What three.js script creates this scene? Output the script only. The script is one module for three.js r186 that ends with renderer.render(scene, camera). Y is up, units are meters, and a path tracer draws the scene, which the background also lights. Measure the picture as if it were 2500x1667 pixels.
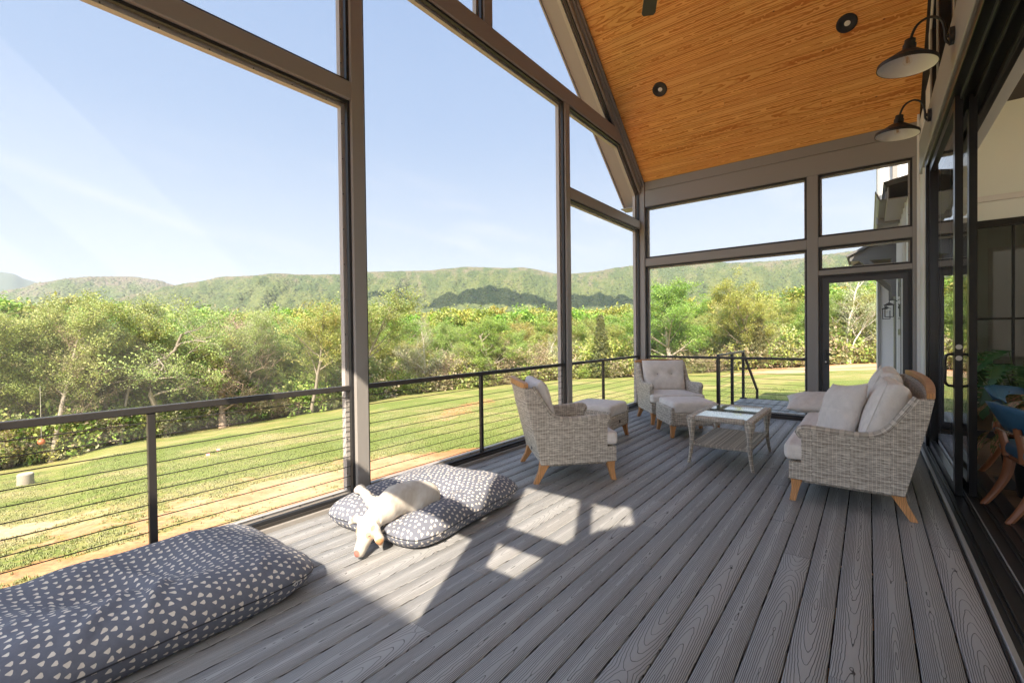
import * as THREE from 'three';
import { mergeGeometries, mergeVertices, toCreasedNormals } from 'three/addons/utils/BufferGeometryUtils.js';
import { MarchingCubes } from 'three/addons/objects/MarchingCubes.js';

// ---------------------------------------------------------------- camera, sky, sun, exposure
const scene = new THREE.Scene();
const D2R = Math.PI / 180;
const camera = new THREE.PerspectiveCamera(73.38, 1024 / 682, 0.05, 30000);
camera.position.set(0, 1.355, 0);
camera.rotation.set(-0.742 * D2R, 37.97 * D2R, -0.692 * D2R, 'YXZ');

const renderer = new THREE.WebGLRenderer({ antialias: true });
renderer.setSize(1024, 682);
renderer.toneMapping = THREE.LinearToneMapping;
renderer.toneMappingExposure = 6.8;
renderer.shadowMap.enabled = true;

const SUN = new THREE.Vector3(0.445, 0.85, 0.895).normalize();   // towards the sun
const sun = new THREE.DirectionalLight(new THREE.Color(1.0, 0.87, 0.70), 2.1);
sun.position.copy(SUN).multiplyScalar(60);
sun.castShadow = true;
sun.shadow.mapSize.set(4096, 4096);
Object.assign(sun.shadow.camera, { left: -40, right: 40, top: 40, bottom: -40, near: 1, far: 200 });
scene.add(sun, sun.target);

// ---------------------------------------------------------------- random numbers and noise
function rngOf(seed) {
  let a = seed >>> 0;
  return () => { a = (a + 0x6D2B79F5) >>> 0; let t = a; t = Math.imul(t ^ (t >>> 15), t | 1); t ^= t + Math.imul(t ^ (t >>> 7), t | 61); return ((t ^ (t >>> 14)) >>> 0) / 4294967296; };
}
const hash2 = (x, y) => { let h = Math.imul(x | 0, 374761393) ^ Math.imul(y | 0, 668265263); h = Math.imul(h ^ (h >>> 13), 1274126177); return ((h ^ (h >>> 16)) >>> 0) / 4294967296; };
function vnoise(x, y) {
  const xi = Math.floor(x), yi = Math.floor(y), fx = x - xi, fy = y - yi, u = fx * fx * (3 - 2 * fx), v = fy * fy * (3 - 2 * fy);
  const a = hash2(xi, yi), b = hash2(xi + 1, yi), c = hash2(xi, yi + 1), d = hash2(xi + 1, yi + 1);
  return (a + (b - a) * u + (c - a) * v + (a - b - c + d) * u * v) * 2 - 1;
}
function fbm(x, y, n = 4) { let s = 0, a = 0.5; for (let i = 0; i < n; i++) { s += a * vnoise(x, y); x = x * 2.03 + 17.1; y = y * 2.03 - 9.7; a *= 0.5; } return s; }
const clamp = (x, a = 0, b = 1) => Math.min(b, Math.max(a, x));
const smooth = (a, b, x) => { const t = clamp((x - a) / (b - a)); return t * t * (3 - 2 * t); };
const lerp = (a, b, t) => a + (b - a) * t;
const mix3 = (a, b, t) => [lerp(a[0], b[0], t), lerp(a[1], b[1], t), lerp(a[2], b[2], t)];
const table = (pts, x) => {
  if (x <= pts[0][0]) return pts[0][1];
  for (let i = 1; i < pts.length; i++) if (x <= pts[i][0]) { const t = (x - pts[i - 1][0]) / (pts[i][0] - pts[i - 1][0]); const s = t * t * (3 - 2 * t); return lerp(pts[i - 1][1], pts[i][1], lerp(t, s, 0.5)); }
  return pts[pts.length - 1][1];
};

// sky: clear air that pales towards the horizon and brightens round the sun, and a few thin high clouds
{
  const W = 1024, H = 512, data = new Float32Array(W * H * 4);
  const S = 0.178;
  for (let j = 0; j < H; j++) {
    const el = ((j + 0.5) / H - 0.5) * 180, e = Math.max(el, 0);
    let c = mix3([0.72, 0.805, 0.90], [0.46, 0.60, 0.835], smooth(2, 26, e));
    c = mix3(c, [0.275, 0.42, 0.72], smooth(14, 58, e));
    if (el < 0) c = [0.34, 0.36, 0.30];
    for (let i = 0; i < W; i++) {
      const az = (i + 0.5) / W * Math.PI * 2, k = (j * W + i) * 4;
      let p = c;
      if (el > 1) {
        const band = smooth(6, 11, el) * (1 - smooth(13, 22, el));
        const n = fbm(Math.cos(az) * 9 + 40, Math.sin(az) * 9 + el * 0.55, 5);
        p = mix3(c, [0.95, 0.96, 0.98], clamp((n - 0.12) * 2.0) * band * 0.35);
      }
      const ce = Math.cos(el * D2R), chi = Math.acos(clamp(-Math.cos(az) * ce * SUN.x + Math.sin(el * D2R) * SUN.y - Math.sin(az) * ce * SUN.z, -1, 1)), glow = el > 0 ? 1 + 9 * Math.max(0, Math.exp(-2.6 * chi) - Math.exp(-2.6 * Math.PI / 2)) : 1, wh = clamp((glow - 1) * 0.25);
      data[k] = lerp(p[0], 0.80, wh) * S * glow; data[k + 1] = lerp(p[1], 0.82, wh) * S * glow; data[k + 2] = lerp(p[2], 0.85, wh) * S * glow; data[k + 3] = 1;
    }
  }
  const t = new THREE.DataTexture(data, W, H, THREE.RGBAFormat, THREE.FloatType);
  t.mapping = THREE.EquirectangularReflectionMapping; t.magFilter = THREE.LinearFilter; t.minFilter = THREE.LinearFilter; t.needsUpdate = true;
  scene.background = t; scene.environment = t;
}

// ---------------------------------------------------------------- textures
function tex(w, h, f, { srgb = true, wrap = THREE.RepeatWrapping, repeat } = {}) {
  const d = new Uint8Array(w * h * 4);
  for (let j = 0; j < h; j++) for (let i = 0; i < w; i++) {
    const c = f((i + 0.5) / w, (j + 0.5) / h, i, j), k = (j * w + i) * 4;
    if (typeof c === 'number') d[k] = d[k + 1] = d[k + 2] = clamp(c) * 255; else { d[k] = clamp(c[0]) * 255; d[k + 1] = clamp(c[1]) * 255; d[k + 2] = clamp(c[2]) * 255; }
    d[k + 3] = 255;
  }
  const t = new THREE.DataTexture(d, w, h);
  t.wrapS = t.wrapT = wrap; t.magFilter = THREE.LinearFilter; t.minFilter = THREE.LinearMipmapLinearFilter; t.generateMipmaps = true;
  if (srgb) t.colorSpace = THREE.SRGBColorSpace;
  if (repeat) t.repeat.set(...repeat);
  t.needsUpdate = true; return t;
}
// growth rings cut lengthwise: x across the board, s along it, both in metres
function rings(x, s, seed, gap, wob) {
  const pith = 0.016 * fbm(s * 0.7 + seed * 3.7, seed * 1.3, 2);
  const depth = 0.003 + 0.20 * Math.abs(fbm(s * 0.42 + seed * 9.1, seed * 5.1 + 4, 2));
  const dx = x - pith;
  const r = Math.sqrt(dx * dx * 1.1 + depth * depth) + wob * (0.7 * fbm(s * 7 + seed, x * 30 + seed * 7, 2) + 0.3 * vnoise(s * 40, x * 60 + seed));
  return r / gap;
}
const MIR = THREE.MirroredRepeatWrapping;
const deckMaps = [1, 2, 3].map(n => {
  const W = 256, H = 2048, line = new Float32Array(W * H), q = (x, s) => rings(x, s, n, 0.0070 + 0.0012 * Math.sin(s * 1.7 + n), 0.0034);
  for (let j = 0; j < H; j++) for (let i = 0; i < W; i++) {   // embossed grain lines about 1 mm wide
    const x = ((i + 0.5) / W - 0.5) * 0.14, s = (j + 0.5) / H * 3.0, a = q(x, s), f = a - Math.floor(a), g = Math.hypot((q(x + 0.0006, s) - a) / 0.0006, (q(x, s + 0.002) - a) / 0.002);
    line[j * W + i] = (1 - smooth(0.0004, 0.0017, Math.min(f, 1 - f) / Math.max(g, 25))) * (0.55 + 0.45 * hash2(Math.round(a), n));
  }
  return { map: tex(W, H, (u, v, i, j) => { const x = (u - 0.5) * 0.14, s = v * 3.0, k = 1.04 - 0.74 * line[j * W + i] + 0.03 * fbm(x * 220, s * 9 + n * 20, 2) + 0.04 * fbm(x * 9 + n, s * 1.6, 3); return [0.605 * k, 0.608 * k, 0.612 * k]; }, { wrap: MIR }), bump: tex(W, H, (u, v, i, j) => 1 - line[j * W + i], { srgb: false, wrap: MIR }) };
});
const pineTex = [4, 5, 6, 7].map(n => tex(256, 2048, (u, v) => {
  const x = (u - 0.5) * 0.135, s = v * 3.6, q = rings(x, s * 0.75, n, 0.017 + 0.006 * Math.sin(s * 0.8 + n), 0.009), f = q - Math.floor(q);
  const late = smooth(0.35, 0.93, f) * (1 - smooth(0.95, 1.0, f)), fine = fbm(x * 260, s * 5 + n * 9, 3), broad = fbm(x * 7 + n * 3, s * 1.1, 3);
  let c = mix3([0.98, 0.755, 0.455], [0.785, 0.455, 0.155], clamp(late * 0.80 + 0.08 * fine + 0.22 * broad));
  const kn = n === 5 ? Math.hypot((x - 0.025) / 0.009, (s - 1.3) / 0.014) : 9;
  if (kn < 1) c = mix3([0.42, 0.22, 0.09], c, smooth(0.55, 1, kn));
  return c;
}, { wrap: MIR }));
const teakTex = tex(256, 512, (u, v) => {
  const q = rings((u - 0.5) * 0.12, v * 0.7, 11, 0.005, 0.003), f = q - Math.floor(q), k = 0.9 + 0.13 * fbm(u * 40, v * 4, 3) - 0.16 * smooth(0.5, 1, f);
  return [0.88 * k, 0.64 * k, 0.41 * k];
}, { wrap: MIR });
const oakTex = tex(256, 1024, (u, v) => {
  const q = rings((u - 0.5) * 0.18, v * 1.8, 14, 0.008, 0.006), f = q - Math.floor(q), k = 0.92 + 0.22 * fbm(u * 30, v * 9, 3) - 0.2 * smooth(0.5, 1, f);
  return [0.56 * k, 0.44 * k, 0.335 * k];
}, { wrap: MIR });
// round-strand wicker: strands 5 mm high go over and under stakes every 24 mm; one tile is 0.24 m
function weave(u, v) {
  const rows = 44, cols = 10, r = v * rows, row = Math.floor(r), fy = r - row, c = u * cols, col = Math.floor(c), fx = c - col;
  const over = (row + col) % 2 === 0, bulge = Math.sqrt(Math.max(0, 1 - Math.pow(fy * 2 - 1, 2))), along = Math.sin(fx * Math.PI);
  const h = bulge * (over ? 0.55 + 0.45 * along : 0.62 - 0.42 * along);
  const stake = !over && Math.abs(fx - 0.5) < 0.17;
  return { h: stake ? Math.max(h, 0.55 * (1 - Math.pow((fx - 0.5) / 0.17, 2)) + 0.35) : h, row: ((row % rows) + rows) % rows, stake, fx, col };
}
const wickTex = tex(512, 512, (u, v) => {
  const w = weave(u, v), tone = hash2(w.row * 7 + 3, 11), seg = vnoise(u * 6 + w.row * 13.7, w.row * 3.1), g = fbm(u * 60, v * 8, 2);
  let c = mix3([0.60, 0.55, 0.49], [1.0, 0.97, 0.92], clamp(0.38 + 0.42 * tone + 0.50 * seg + 0.12 * g));
  if (w.stake) c = mix3(c, [0.98, 0.94, 0.88], 0.6);
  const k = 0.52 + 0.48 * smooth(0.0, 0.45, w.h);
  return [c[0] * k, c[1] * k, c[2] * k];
});
const wickBump = tex(512, 512, (u, v) => weave(u, v).h, { srgb: false });
const clothBump = tex(256, 256, (u, v) => 0.5 + 0.25 * Math.sin(u * 256 * 1.57) * Math.sin(v * 256 * 1.57) + 0.3 * fbm(u * 14, v * 14, 4), { srgb: false });
const clothTex = tex(256, 256, (u, v) => { const k = 1 + 0.05 * fbm(u * 9, v * 9, 4) + 0.03 * fbm(u * 90, v * 60, 2); return [0.90 * k, 0.872 * k, 0.845 * k]; });
// slate fabric printed with cream drops; one tile is 0.44 m
const DROPS = (() => { const r = rngOf(77), a = []; for (let j = 0; j < 9; j++) for (let i = 0; i < 8; i++) a.push([(i + (j % 2) * 0.5 + (r() - 0.5) * 0.42 + 0.25) / 8, (j + 0.5 + (r() - 0.5) * 0.36) / 9, (r() - 0.5) * 1.0, 0.85 + r() * 0.35, 0.6 + r() * 0.5, (r() - 0.5) * 0.5]); return a; })();
const dropTex = tex(1024, 1024, (u, v) => {
  let m = 0;
  for (const [du, dv, a, s, asp, sk] of DROPS) {
    let x = u - du, y = v - dv; x -= Math.round(x); y -= Math.round(y);
    if (Math.abs(x) > 0.07 || Math.abs(y) > 0.07) continue;
    const ca = Math.cos(a), sa = Math.sin(a), p = (x * ca - y * sa) / (0.052 * s), q = (x * sa + y * ca) / (0.056 * s);
    const w = 0.62 * (0.5 - q * 0.9) + 0.04, in1 = q > -0.55 ? Math.abs(p + sk * q * 0.5) - Math.max(0, w) * (0.85 + asp * 0.3) : 1, round = Math.hypot(p * 0.9, q + 0.08) - 0.56;
    m = Math.max(m, 1 - smooth(-0.05, 0.05, Math.max(in1, round)));
  }
  const k = 1 + 0.05 * fbm(u * 30, v * 30, 3) + 0.03 * fbm(u * 200, v * 200, 2);
  const c = mix3([0.42, 0.433, 0.48], [0.86, 0.83, 0.78], m);
  return [c[0] * k, c[1] * k, c[2] * k];
});
const paintBump = tex(256, 256, (u, v) => 0.5 + 0.5 * fbm(u * 40, v * 40, 4), { srgb: false });

// ---------------------------------------------------------------- materials
const M = {};
const std = (name, rgb, rough = 0.6, o = {}) => { const m = new THREE.MeshStandardMaterial({ roughness: rough, ...o }); m.color.setRGB(...rgb); m.name = name; M[name] = m; return m; };
const phy = (name, rgb, rough, o = {}) => { const m = new THREE.MeshPhysicalMaterial({ roughness: rough, ...o }); m.color.setRGB(...rgb); m.name = name; M[name] = m; return m; };
const deckMat = deckMaps.map((t, i) => std('deck_board_' + i, [[1, 1, 1], [0.95, 0.95, 0.95], [1.0, 0.985, 0.97]][i], 0.5, { map: t.map, bumpMap: t.bump, bumpScale: 0.001 }));
const pineMat = pineTex.map((t, i) => phy('pine_' + i, [[1, 0.96, 0.86], [0.93, 0.85, 0.70], [1, 0.92, 0.78], [0.97, 0.90, 0.80]][i], 0.5, { map: t, clearcoat: 0.15, clearcoatRoughness: 0.4 }));
std('taupe', [0.30, 0.282, 0.265], 0.5, { bumpMap: paintBump, bumpScale: 0.0006 });
std('taupe_upper', [0.285, 0.268, 0.252], 0.5, { bumpMap: paintBump, bumpScale: 0.0006 });
std('frame_taupe_lit', [0.47, 0.44, 0.41], 0.5);  // same taupe lightened: daylight on the outer frame is put into its colour
std('soffit', [0.37, 0.335, 0.335], 0.6);
std('black_metal', [0.022, 0.022, 0.024], 0.38, { metalness: 0.0 });
std('bronze_metal', [0.055, 0.05, 0.047], 0.35, { metalness: 0.3 });
std('stop_black', [0.02, 0.02, 0.022], 0.5);
std('cable_steel', [0.06, 0.058, 0.055], 0.4, { metalness: 0.6 });
std('stud_steel', [0.55, 0.54, 0.52], 0.35, { metalness: 0.8 });
std('door_charcoal', [0.06, 0.06, 0.065], 0.45);
std('door_black', [0.013, 0.013, 0.015], 0.28);
std('white_paint', [0.74, 0.73, 0.70], 0.55);
std('white_siding', [0.76, 0.755, 0.74], 0.6);
std('interior_white', [0.80, 0.84, 0.78], 0.7);
std('grey_trim', [0.30, 0.29, 0.275], 0.5);
std('hood_grey', [0.13, 0.13, 0.13], 0.55);
std('hood_soffit', [0.62, 0.53, 0.36], 0.6);
std('gutter_taupe', [0.24, 0.225, 0.205], 0.45);
std('roofing', [0.07, 0.065, 0.06], 0.85);
std('aluminium', [0.5, 0.5, 0.5], 0.4, { metalness: 0.6 });
std('track_black', [0.02, 0.02, 0.022], 0.35);
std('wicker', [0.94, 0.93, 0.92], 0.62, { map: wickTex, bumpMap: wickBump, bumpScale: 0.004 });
phy('cushion', [1, 1, 1], 0.9, { map: clothTex, bumpMap: clothBump, bumpScale: 0.0012, sheen: 0.25, sheenRoughness: 0.6 });
phy('cushion_warm', [0.93, 0.93, 0.93], 0.9, { map: clothTex, bumpMap: clothBump, bumpScale: 0.0012, sheen: 0.25, sheenRoughness: 0.6 });
std('button', [0.42, 0.385, 0.36], 0.9);
std('teak', [1, 1, 1], 0.5, { map: teakTex });
std('drop_fabric', [1, 1, 1], 0.85, { map: dropTex, bumpMap: clothBump, bumpScale: 0.0008 });
std('zip_dark', [0.035, 0.037, 0.045], 0.6);
std('zip_metal', [0.6, 0.58, 0.55], 0.35, { metalness: 0.7 });
std('oak_floor', [0.62, 0.60, 0.59], 0.42, { map: oakTex });
phy('blue_leather', [0.03, 0.115, 0.21], 0.36, { clearcoat: 0.25, clearcoatRoughness: 0.35 });
std('walnut', [0.27, 0.105, 0.045], 0.4);
std('nail_brass', [0.45, 0.40, 0.32], 0.35, { metalness: 0.8 });
phy('monstera_leaf', [0.022, 0.085, 0.022], 0.42, { side: THREE.DoubleSide });
std('stem_green', [0.10, 0.16, 0.05], 0.6);
std('pot_dark', [0.03, 0.03, 0.032], 0.5);
phy('pane', [0.97, 0.985, 0.975], 0.0, { transmission: 1, thickness: 0, ior: 1.5 });
phy('table_glass', [0.90, 0.97, 0.96], 0.0, { transmission: 1, thickness: 0, ior: 1.52 });
phy('bulb_glass', [1, 0.98, 0.95], 0.02, { transmission: 1, thickness: 0, ior: 1.45 });
std('insect_screen', [0.34, 0.34, 0.34], 0.8, { transparent: true, opacity: 0.10, side: THREE.DoubleSide });
std('lamp_black', [0.025, 0.025, 0.026], 0.45);
std('lamp_inner', [0.80, 0.79, 0.76], 0.4);
std('filament', [0.6, 0.36, 0.14], 0.5);
std('lens_white', [0.82, 0.80, 0.77], 0.35);
std('fan_blade', [0.045, 0.038, 0.032], 0.45);

// ---------------------------------------------------------------- geometry helpers
function boxUV(g, k = 1) {
  if (g.index) g = g.toNonIndexed();
  const p = g.attributes.position, uv = new Float32Array(p.count * 2), a = new THREE.Vector3(), b = new THREE.Vector3(), c = new THREE.Vector3();
  for (let i = 0; i < p.count; i += 3) {
    a.fromBufferAttribute(p, i); b.fromBufferAttribute(p, i + 1).sub(a); c.fromBufferAttribute(p, i + 2).sub(a); b.cross(c);
    const x = Math.abs(b.x), y = Math.abs(b.y), z = Math.abs(b.z);
    for (let q = i; q < i + 3; q++) {
      const X = p.getX(q), Y = p.getY(q), Z = p.getZ(q);
      const [s, t] = x >= y && x >= z ? [Z, Y] : y >= z ? [X, Z] : [X, Y];
      uv[q * 2] = s * k; uv[q * 2 + 1] = t * k;
    }
  }
  g.setAttribute('uv', new THREE.BufferAttribute(uv, 2)); return g;
}
const boxCache = new Map();
function cbox(w, h, d, c = 0.003, k = 1) {            // a box with chamfered edges, centred, uv in metres
  const key = [w, h, d, c, k].map(v => v.toFixed(4)).join();
  if (boxCache.has(key)) return boxCache.get(key);
  c = Math.min(c, w / 2.2, h / 2.2, d / 2.2);
  const X = w / 2, Y = h / 2, Z = d / 2, pos = [];
  const V = (sx, sy, sz, f) => [sx * (f === 0 ? X : X - c), sy * (f === 1 ? Y : Y - c), sz * (f === 2 ? Z : Z - c)];
  const tri = (p, q, r, out) => { const n = [(q[1] - p[1]) * (r[2] - p[2]) - (q[2] - p[2]) * (r[1] - p[1]), (q[2] - p[2]) * (r[0] - p[0]) - (q[0] - p[0]) * (r[2] - p[2]), (q[0] - p[0]) * (r[1] - p[1]) - (q[1] - p[1]) * (r[0] - p[0])]; (n[0] * out[0] + n[1] * out[1] + n[2] * out[2] > 0 ? [p, q, r] : [p, r, q]).forEach(v => pos.push(...v)); };
  const quad = (a, b, e, f, out) => { tri(a, b, e, out); tri(a, e, f, out); };
  for (const s of [-1, 1]) {
    quad(V(s, -1, -1, 0), V(s, 1, -1, 0), V(s, 1, 1, 0), V(s, -1, 1, 0), [s, 0, 0]);
    quad(V(-1, s, -1, 1), V(1, s, -1, 1), V(1, s, 1, 1), V(-1, s, 1, 1), [0, s, 0]);
    quad(V(-1, -1, s, 2), V(1, -1, s, 2), V(1, 1, s, 2), V(-1, 1, s, 2), [0, 0, s]);
    for (const t of [-1, 1]) {
      quad(V(s, t, -1, 0), V(s, t, 1, 0), V(s, t, 1, 1), V(s, t, -1, 1), [s, t, 0]);
      quad(V(s, -1, t, 0), V(s, 1, t, 0), V(s, 1, t, 2), V(s, -1, t, 2), [s, 0, t]);
      quad(V(-1, s, t, 1), V(1, s, t, 1), V(1, s, t, 2), V(-1, s, t, 2), [0, s, t]);
      for (const r of [-1, 1]) tri(V(s, t, r, 0), V(s, t, r, 1), V(s, t, r, 2), [s, t, r]);
    }
  }
  let g = new THREE.BufferGeometry();
  g.setAttribute('position', new THREE.Float32BufferAttribute(pos, 3));
  g = boxUV(g, k); g.computeVertexNormals();
  boxCache.set(key, g); return g;
}
const at = (g, x = 0, y = 0, z = 0, rx = 0, ry = 0, rz = 0) => { g = g.clone(); if (rx || ry || rz) g.applyMatrix4(new THREE.Matrix4().makeRotationFromEuler(new THREE.Euler(rx, ry, rz))); g.translate(x, y, z); return g; };
const merge = list => mergeGeometries(list.map(g => { g = g.index ? g.toNonIndexed() : g; const h = new THREE.BufferGeometry(); for (const n of ['position', 'normal', 'uv']) h.setAttribute(n, g.attributes[n] ?? new THREE.BufferAttribute(new Float32Array(g.attributes.position.count * 2), 2)); return h; }));
const P3 = a => a.map(p => new THREE.Vector3(...p));
const tube = (pts, r, seg = 12, rad = 6) => new THREE.TubeGeometry(new THREE.CatmullRomCurve3(P3(pts)), seg, r, rad, false);
function taperTube(pts, radii, seg = 14, rad = 8, flat = 1) {   // a tube whose radius follows a list
  const curve = new THREE.CatmullRomCurve3(P3(pts)), g = new THREE.TubeGeometry(curve, seg, 1, rad, false), p = g.attributes.position, c = new THREE.Vector3();
  for (let i = 0; i <= seg; i++) {
    const t = i / seg, f = t * (radii.length - 1), k = Math.min(Math.floor(f), radii.length - 2), r = lerp(radii[k], radii[k + 1], f - k);
    curve.getPointAt(t, c);
    for (let j = 0; j <= rad; j++) { const q = i * (rad + 1) + j; p.setXYZ(q, c.x + (p.getX(q) - c.x) * r * flat, c.y + (p.getY(q) - c.y) * r, c.z + (p.getZ(q) - c.z) * r); }
  }
  g.computeVertexNormals(); return g;
}
const capped = (pts, radii, seg, rad) => { const e = pts[pts.length - 1]; return merge([taperTube(pts, radii, seg, rad), at(new THREE.SphereGeometry(radii[radii.length - 1] * 0.98, 6, 4), ...e), at(new THREE.SphereGeometry(radii[0] * 0.98, 6, 4), ...pts[0])]); };
const cyl = (r0, r1, h, n = 16) => new THREE.CylinderGeometry(r0, r1, h, n);
const lathe = (pts, n = 28) => new THREE.LatheGeometry(pts.map(p => new THREE.Vector2(...p)), n);
function prism(poly, depth, axis = 'z', bevel = 0) {   // extrudes a closed outline; axis 'x': outline is (z, y), 'z': (x, y), 'y': (x, z)
  const s = new THREE.Shape(poly.map(p => new THREE.Vector2(...p)));
  const g = new THREE.ExtrudeGeometry(s, { depth: depth - 2 * bevel, bevelEnabled: bevel > 0, bevelThickness: bevel, bevelSize: bevel, bevelOffset: -bevel, bevelSegments: 1, curveSegments: 8 });
  g.translate(0, 0, bevel);
  if (axis === 'x') g.applyMatrix4(new THREE.Matrix4().set(0, 0, 1, 0, 0, 1, 0, 0, 1, 0, 0, 0, 0, 0, 0, 1));
  if (axis === 'y') g.applyMatrix4(new THREE.Matrix4().set(1, 0, 0, 0, 0, 0, 1, 0, 0, 1, 0, 0, 0, 0, 0, 1));
  return axis === 'z' ? g : flip(g);
}
function flip(g) { if (g.index) g = g.toNonIndexed(); for (const n of Object.keys(g.attributes)) { const a = g.attributes[n], s = a.itemSize; for (let i = 0; i < a.count; i += 3) for (let k = 0; k < s; k++) { const b = a.array[(i + 1) * s + k]; a.array[(i + 1) * s + k] = a.array[(i + 2) * s + k]; a.array[(i + 2) * s + k] = b; } } g.computeVertexNormals(); return g; }
// ring between an outline and the same outline moved inwards, extruded
function insetPoly(poly, d) {
  const n = poly.length; let area = 0;
  for (let i = 0; i < n; i++) { const [a, b] = poly[i], [c, e] = poly[(i + 1) % n]; area += a * e - c * b; }
  const sgn = Math.sign(area), L = poly.map((p, i) => { const q = poly[(i + 1) % n], dx = q[0] - p[0], dy = q[1] - p[1], l = Math.hypot(dx, dy); return [p[0] - dy / l * d * sgn, p[1] + dx / l * d * sgn, dx / l, dy / l]; });
  return L.map((b, i) => { const a = L[(i + n - 1) % n], cr = a[2] * b[3] - a[3] * b[2], t = ((b[0] - a[0]) * b[3] - (b[1] - a[1]) * b[2]) / cr; return [a[0] + a[2] * t, a[1] + a[3] * t]; });
}
function ring(poly, d, depth, axis) {
  const s = new THREE.Shape(poly.map(p => new THREE.Vector2(...p)));
  s.holes.push(new THREE.Path(insetPoly(poly, d).map(p => new THREE.Vector2(...p))));
  const g = new THREE.ExtrudeGeometry(s, { depth, bevelEnabled: false });
  if (axis === 'x') { g.applyMatrix4(new THREE.Matrix4().set(0, 0, 1, 0, 0, 1, 0, 0, 1, 0, 0, 0, 0, 0, 0, 1)); return flip(g); }
  return g;
}
// a flat outline as a sheet; axis 'x': outline is (z, y)
function sheet(poly, axis = 'z') { const g = new THREE.ShapeGeometry(new THREE.Shape(poly.map(p => new THREE.Vector2(...p)))); if (axis !== 'x') return g; g.applyMatrix4(new THREE.Matrix4().set(0, 0, 1, 0, 0, 1, 0, 0, 1, 0, 0, 0, 0, 0, 0, 1)); return flip(g); }
function smoothUV(g, k = 1) {   // welds, smooths and gives uv in metres
  g.deleteAttribute('uv'); g.deleteAttribute('normal'); g = mergeVertices(g, 1e-5); g.computeVertexNormals(); return boxUV(g.toNonIndexed(), k);
}
function cushionGeo(w, h, d, r = 0.05, crown = 0.02, seed = 1, crease = 0.004) {
  const g = new THREE.BoxGeometry(w, h, d, 20, 8, 20), p = g.attributes.position, X = w / 2, Y = h / 2, Z = d / 2;
  for (let i = 0; i < p.count; i++) {
    let x = p.getX(i), y = p.getY(i), z = p.getZ(i);
    const ix = clamp(x, -X + r, X - r), iy = clamp(y, -Y + r * 0.9, Y - r * 0.9), iz = clamp(z, -Z + r, Z - r);
    let dx = x - ix, dy = y - iy, dz = z - iz; const l = Math.hypot(dx, dy, dz);
    if (l > 1e-6) { const m = Math.max(Math.abs(dx), Math.abs(dy), Math.abs(dz)) / l; dx *= m; dy *= m; dz *= m; }
    x = ix + dx; y = iy + dy; z = iz + dz;
    const a = x / X, c = z / Z, b = y / Y, f = (1 - a * a) * (1 - c * c);
    y += Math.sign(y) * crown * f * Math.abs(b);
    x += Math.sign(x) * crown * 0.5 * (1 - c * c) * (1 - b * b) * Math.abs(a); z += Math.sign(z) * crown * 0.5 * (1 - a * a) * (1 - b * b) * Math.abs(c);
    y += crease * fbm(x * 7 + seed * 5, z * 7 + seed, 3) * (0.4 + 0.6 * Math.abs(b));
    p.setXYZ(i, x, y, z);
  }
  return smoothUV(g, 2.2);
}

// ---------------------------------------------------------------- naming and adding
const taken = new Map();
const numbered = name => { const n = taken.get(name) ?? 0; taken.set(name, n + 1); return n ? name + '_' + String(n).padStart(3, '0') : name; };
function tag(o, label, category, group, kind) { if (label) o.userData.label = label; if (category) o.userData.category = category; if (group) o.userData.group = group; if (kind) o.userData.kind = kind; return o; }
function thing(name, label, category, pos = [0, 0, 0], turn = 0, group, kind) {
  const o = new THREE.Group(); o.name = numbered(name); o.position.set(...pos); o.rotation.y = turn; scene.add(o); o.origin = pos; return tag(o, label, category, group, kind);
}
function mesh(name, g, m, parent, pos) {
  const o = new THREE.Mesh(g, m); o.castShadow = o.receiveShadow = true;
  o.name = parent ? name : numbered(name); (parent ?? scene).add(o); if (pos) o.position.set(...pos); return o;
}
// a chamfered bar between two corners given in the world (the parent group is not turned)
function bar(parent, name, m, a, b, c = 0.003) {
  const o = parent.origin ?? [0, 0, 0];
  const q = mesh(name, cbox(Math.abs(b[0] - a[0]), Math.abs(b[1] - a[1]), Math.abs(b[2] - a[2]), c), m, parent, [(a[0] + b[0]) / 2 - o[0], (a[1] + b[1]) / 2 - o[1], (a[2] + b[2]) / 2 - o[2]]);
  q.origin = [(a[0] + b[0]) / 2, (a[1] + b[1]) / 2, (a[2] + b[2]) / 2]; return q;
}
const put = (parent, name, g, m) => { const o = parent.origin ?? [0, 0, 0]; g = g.clone(); g.translate(-o[0], -o[1], -o[2]); return mesh(name, g, m, parent); };   // geometry in world coordinates
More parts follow.
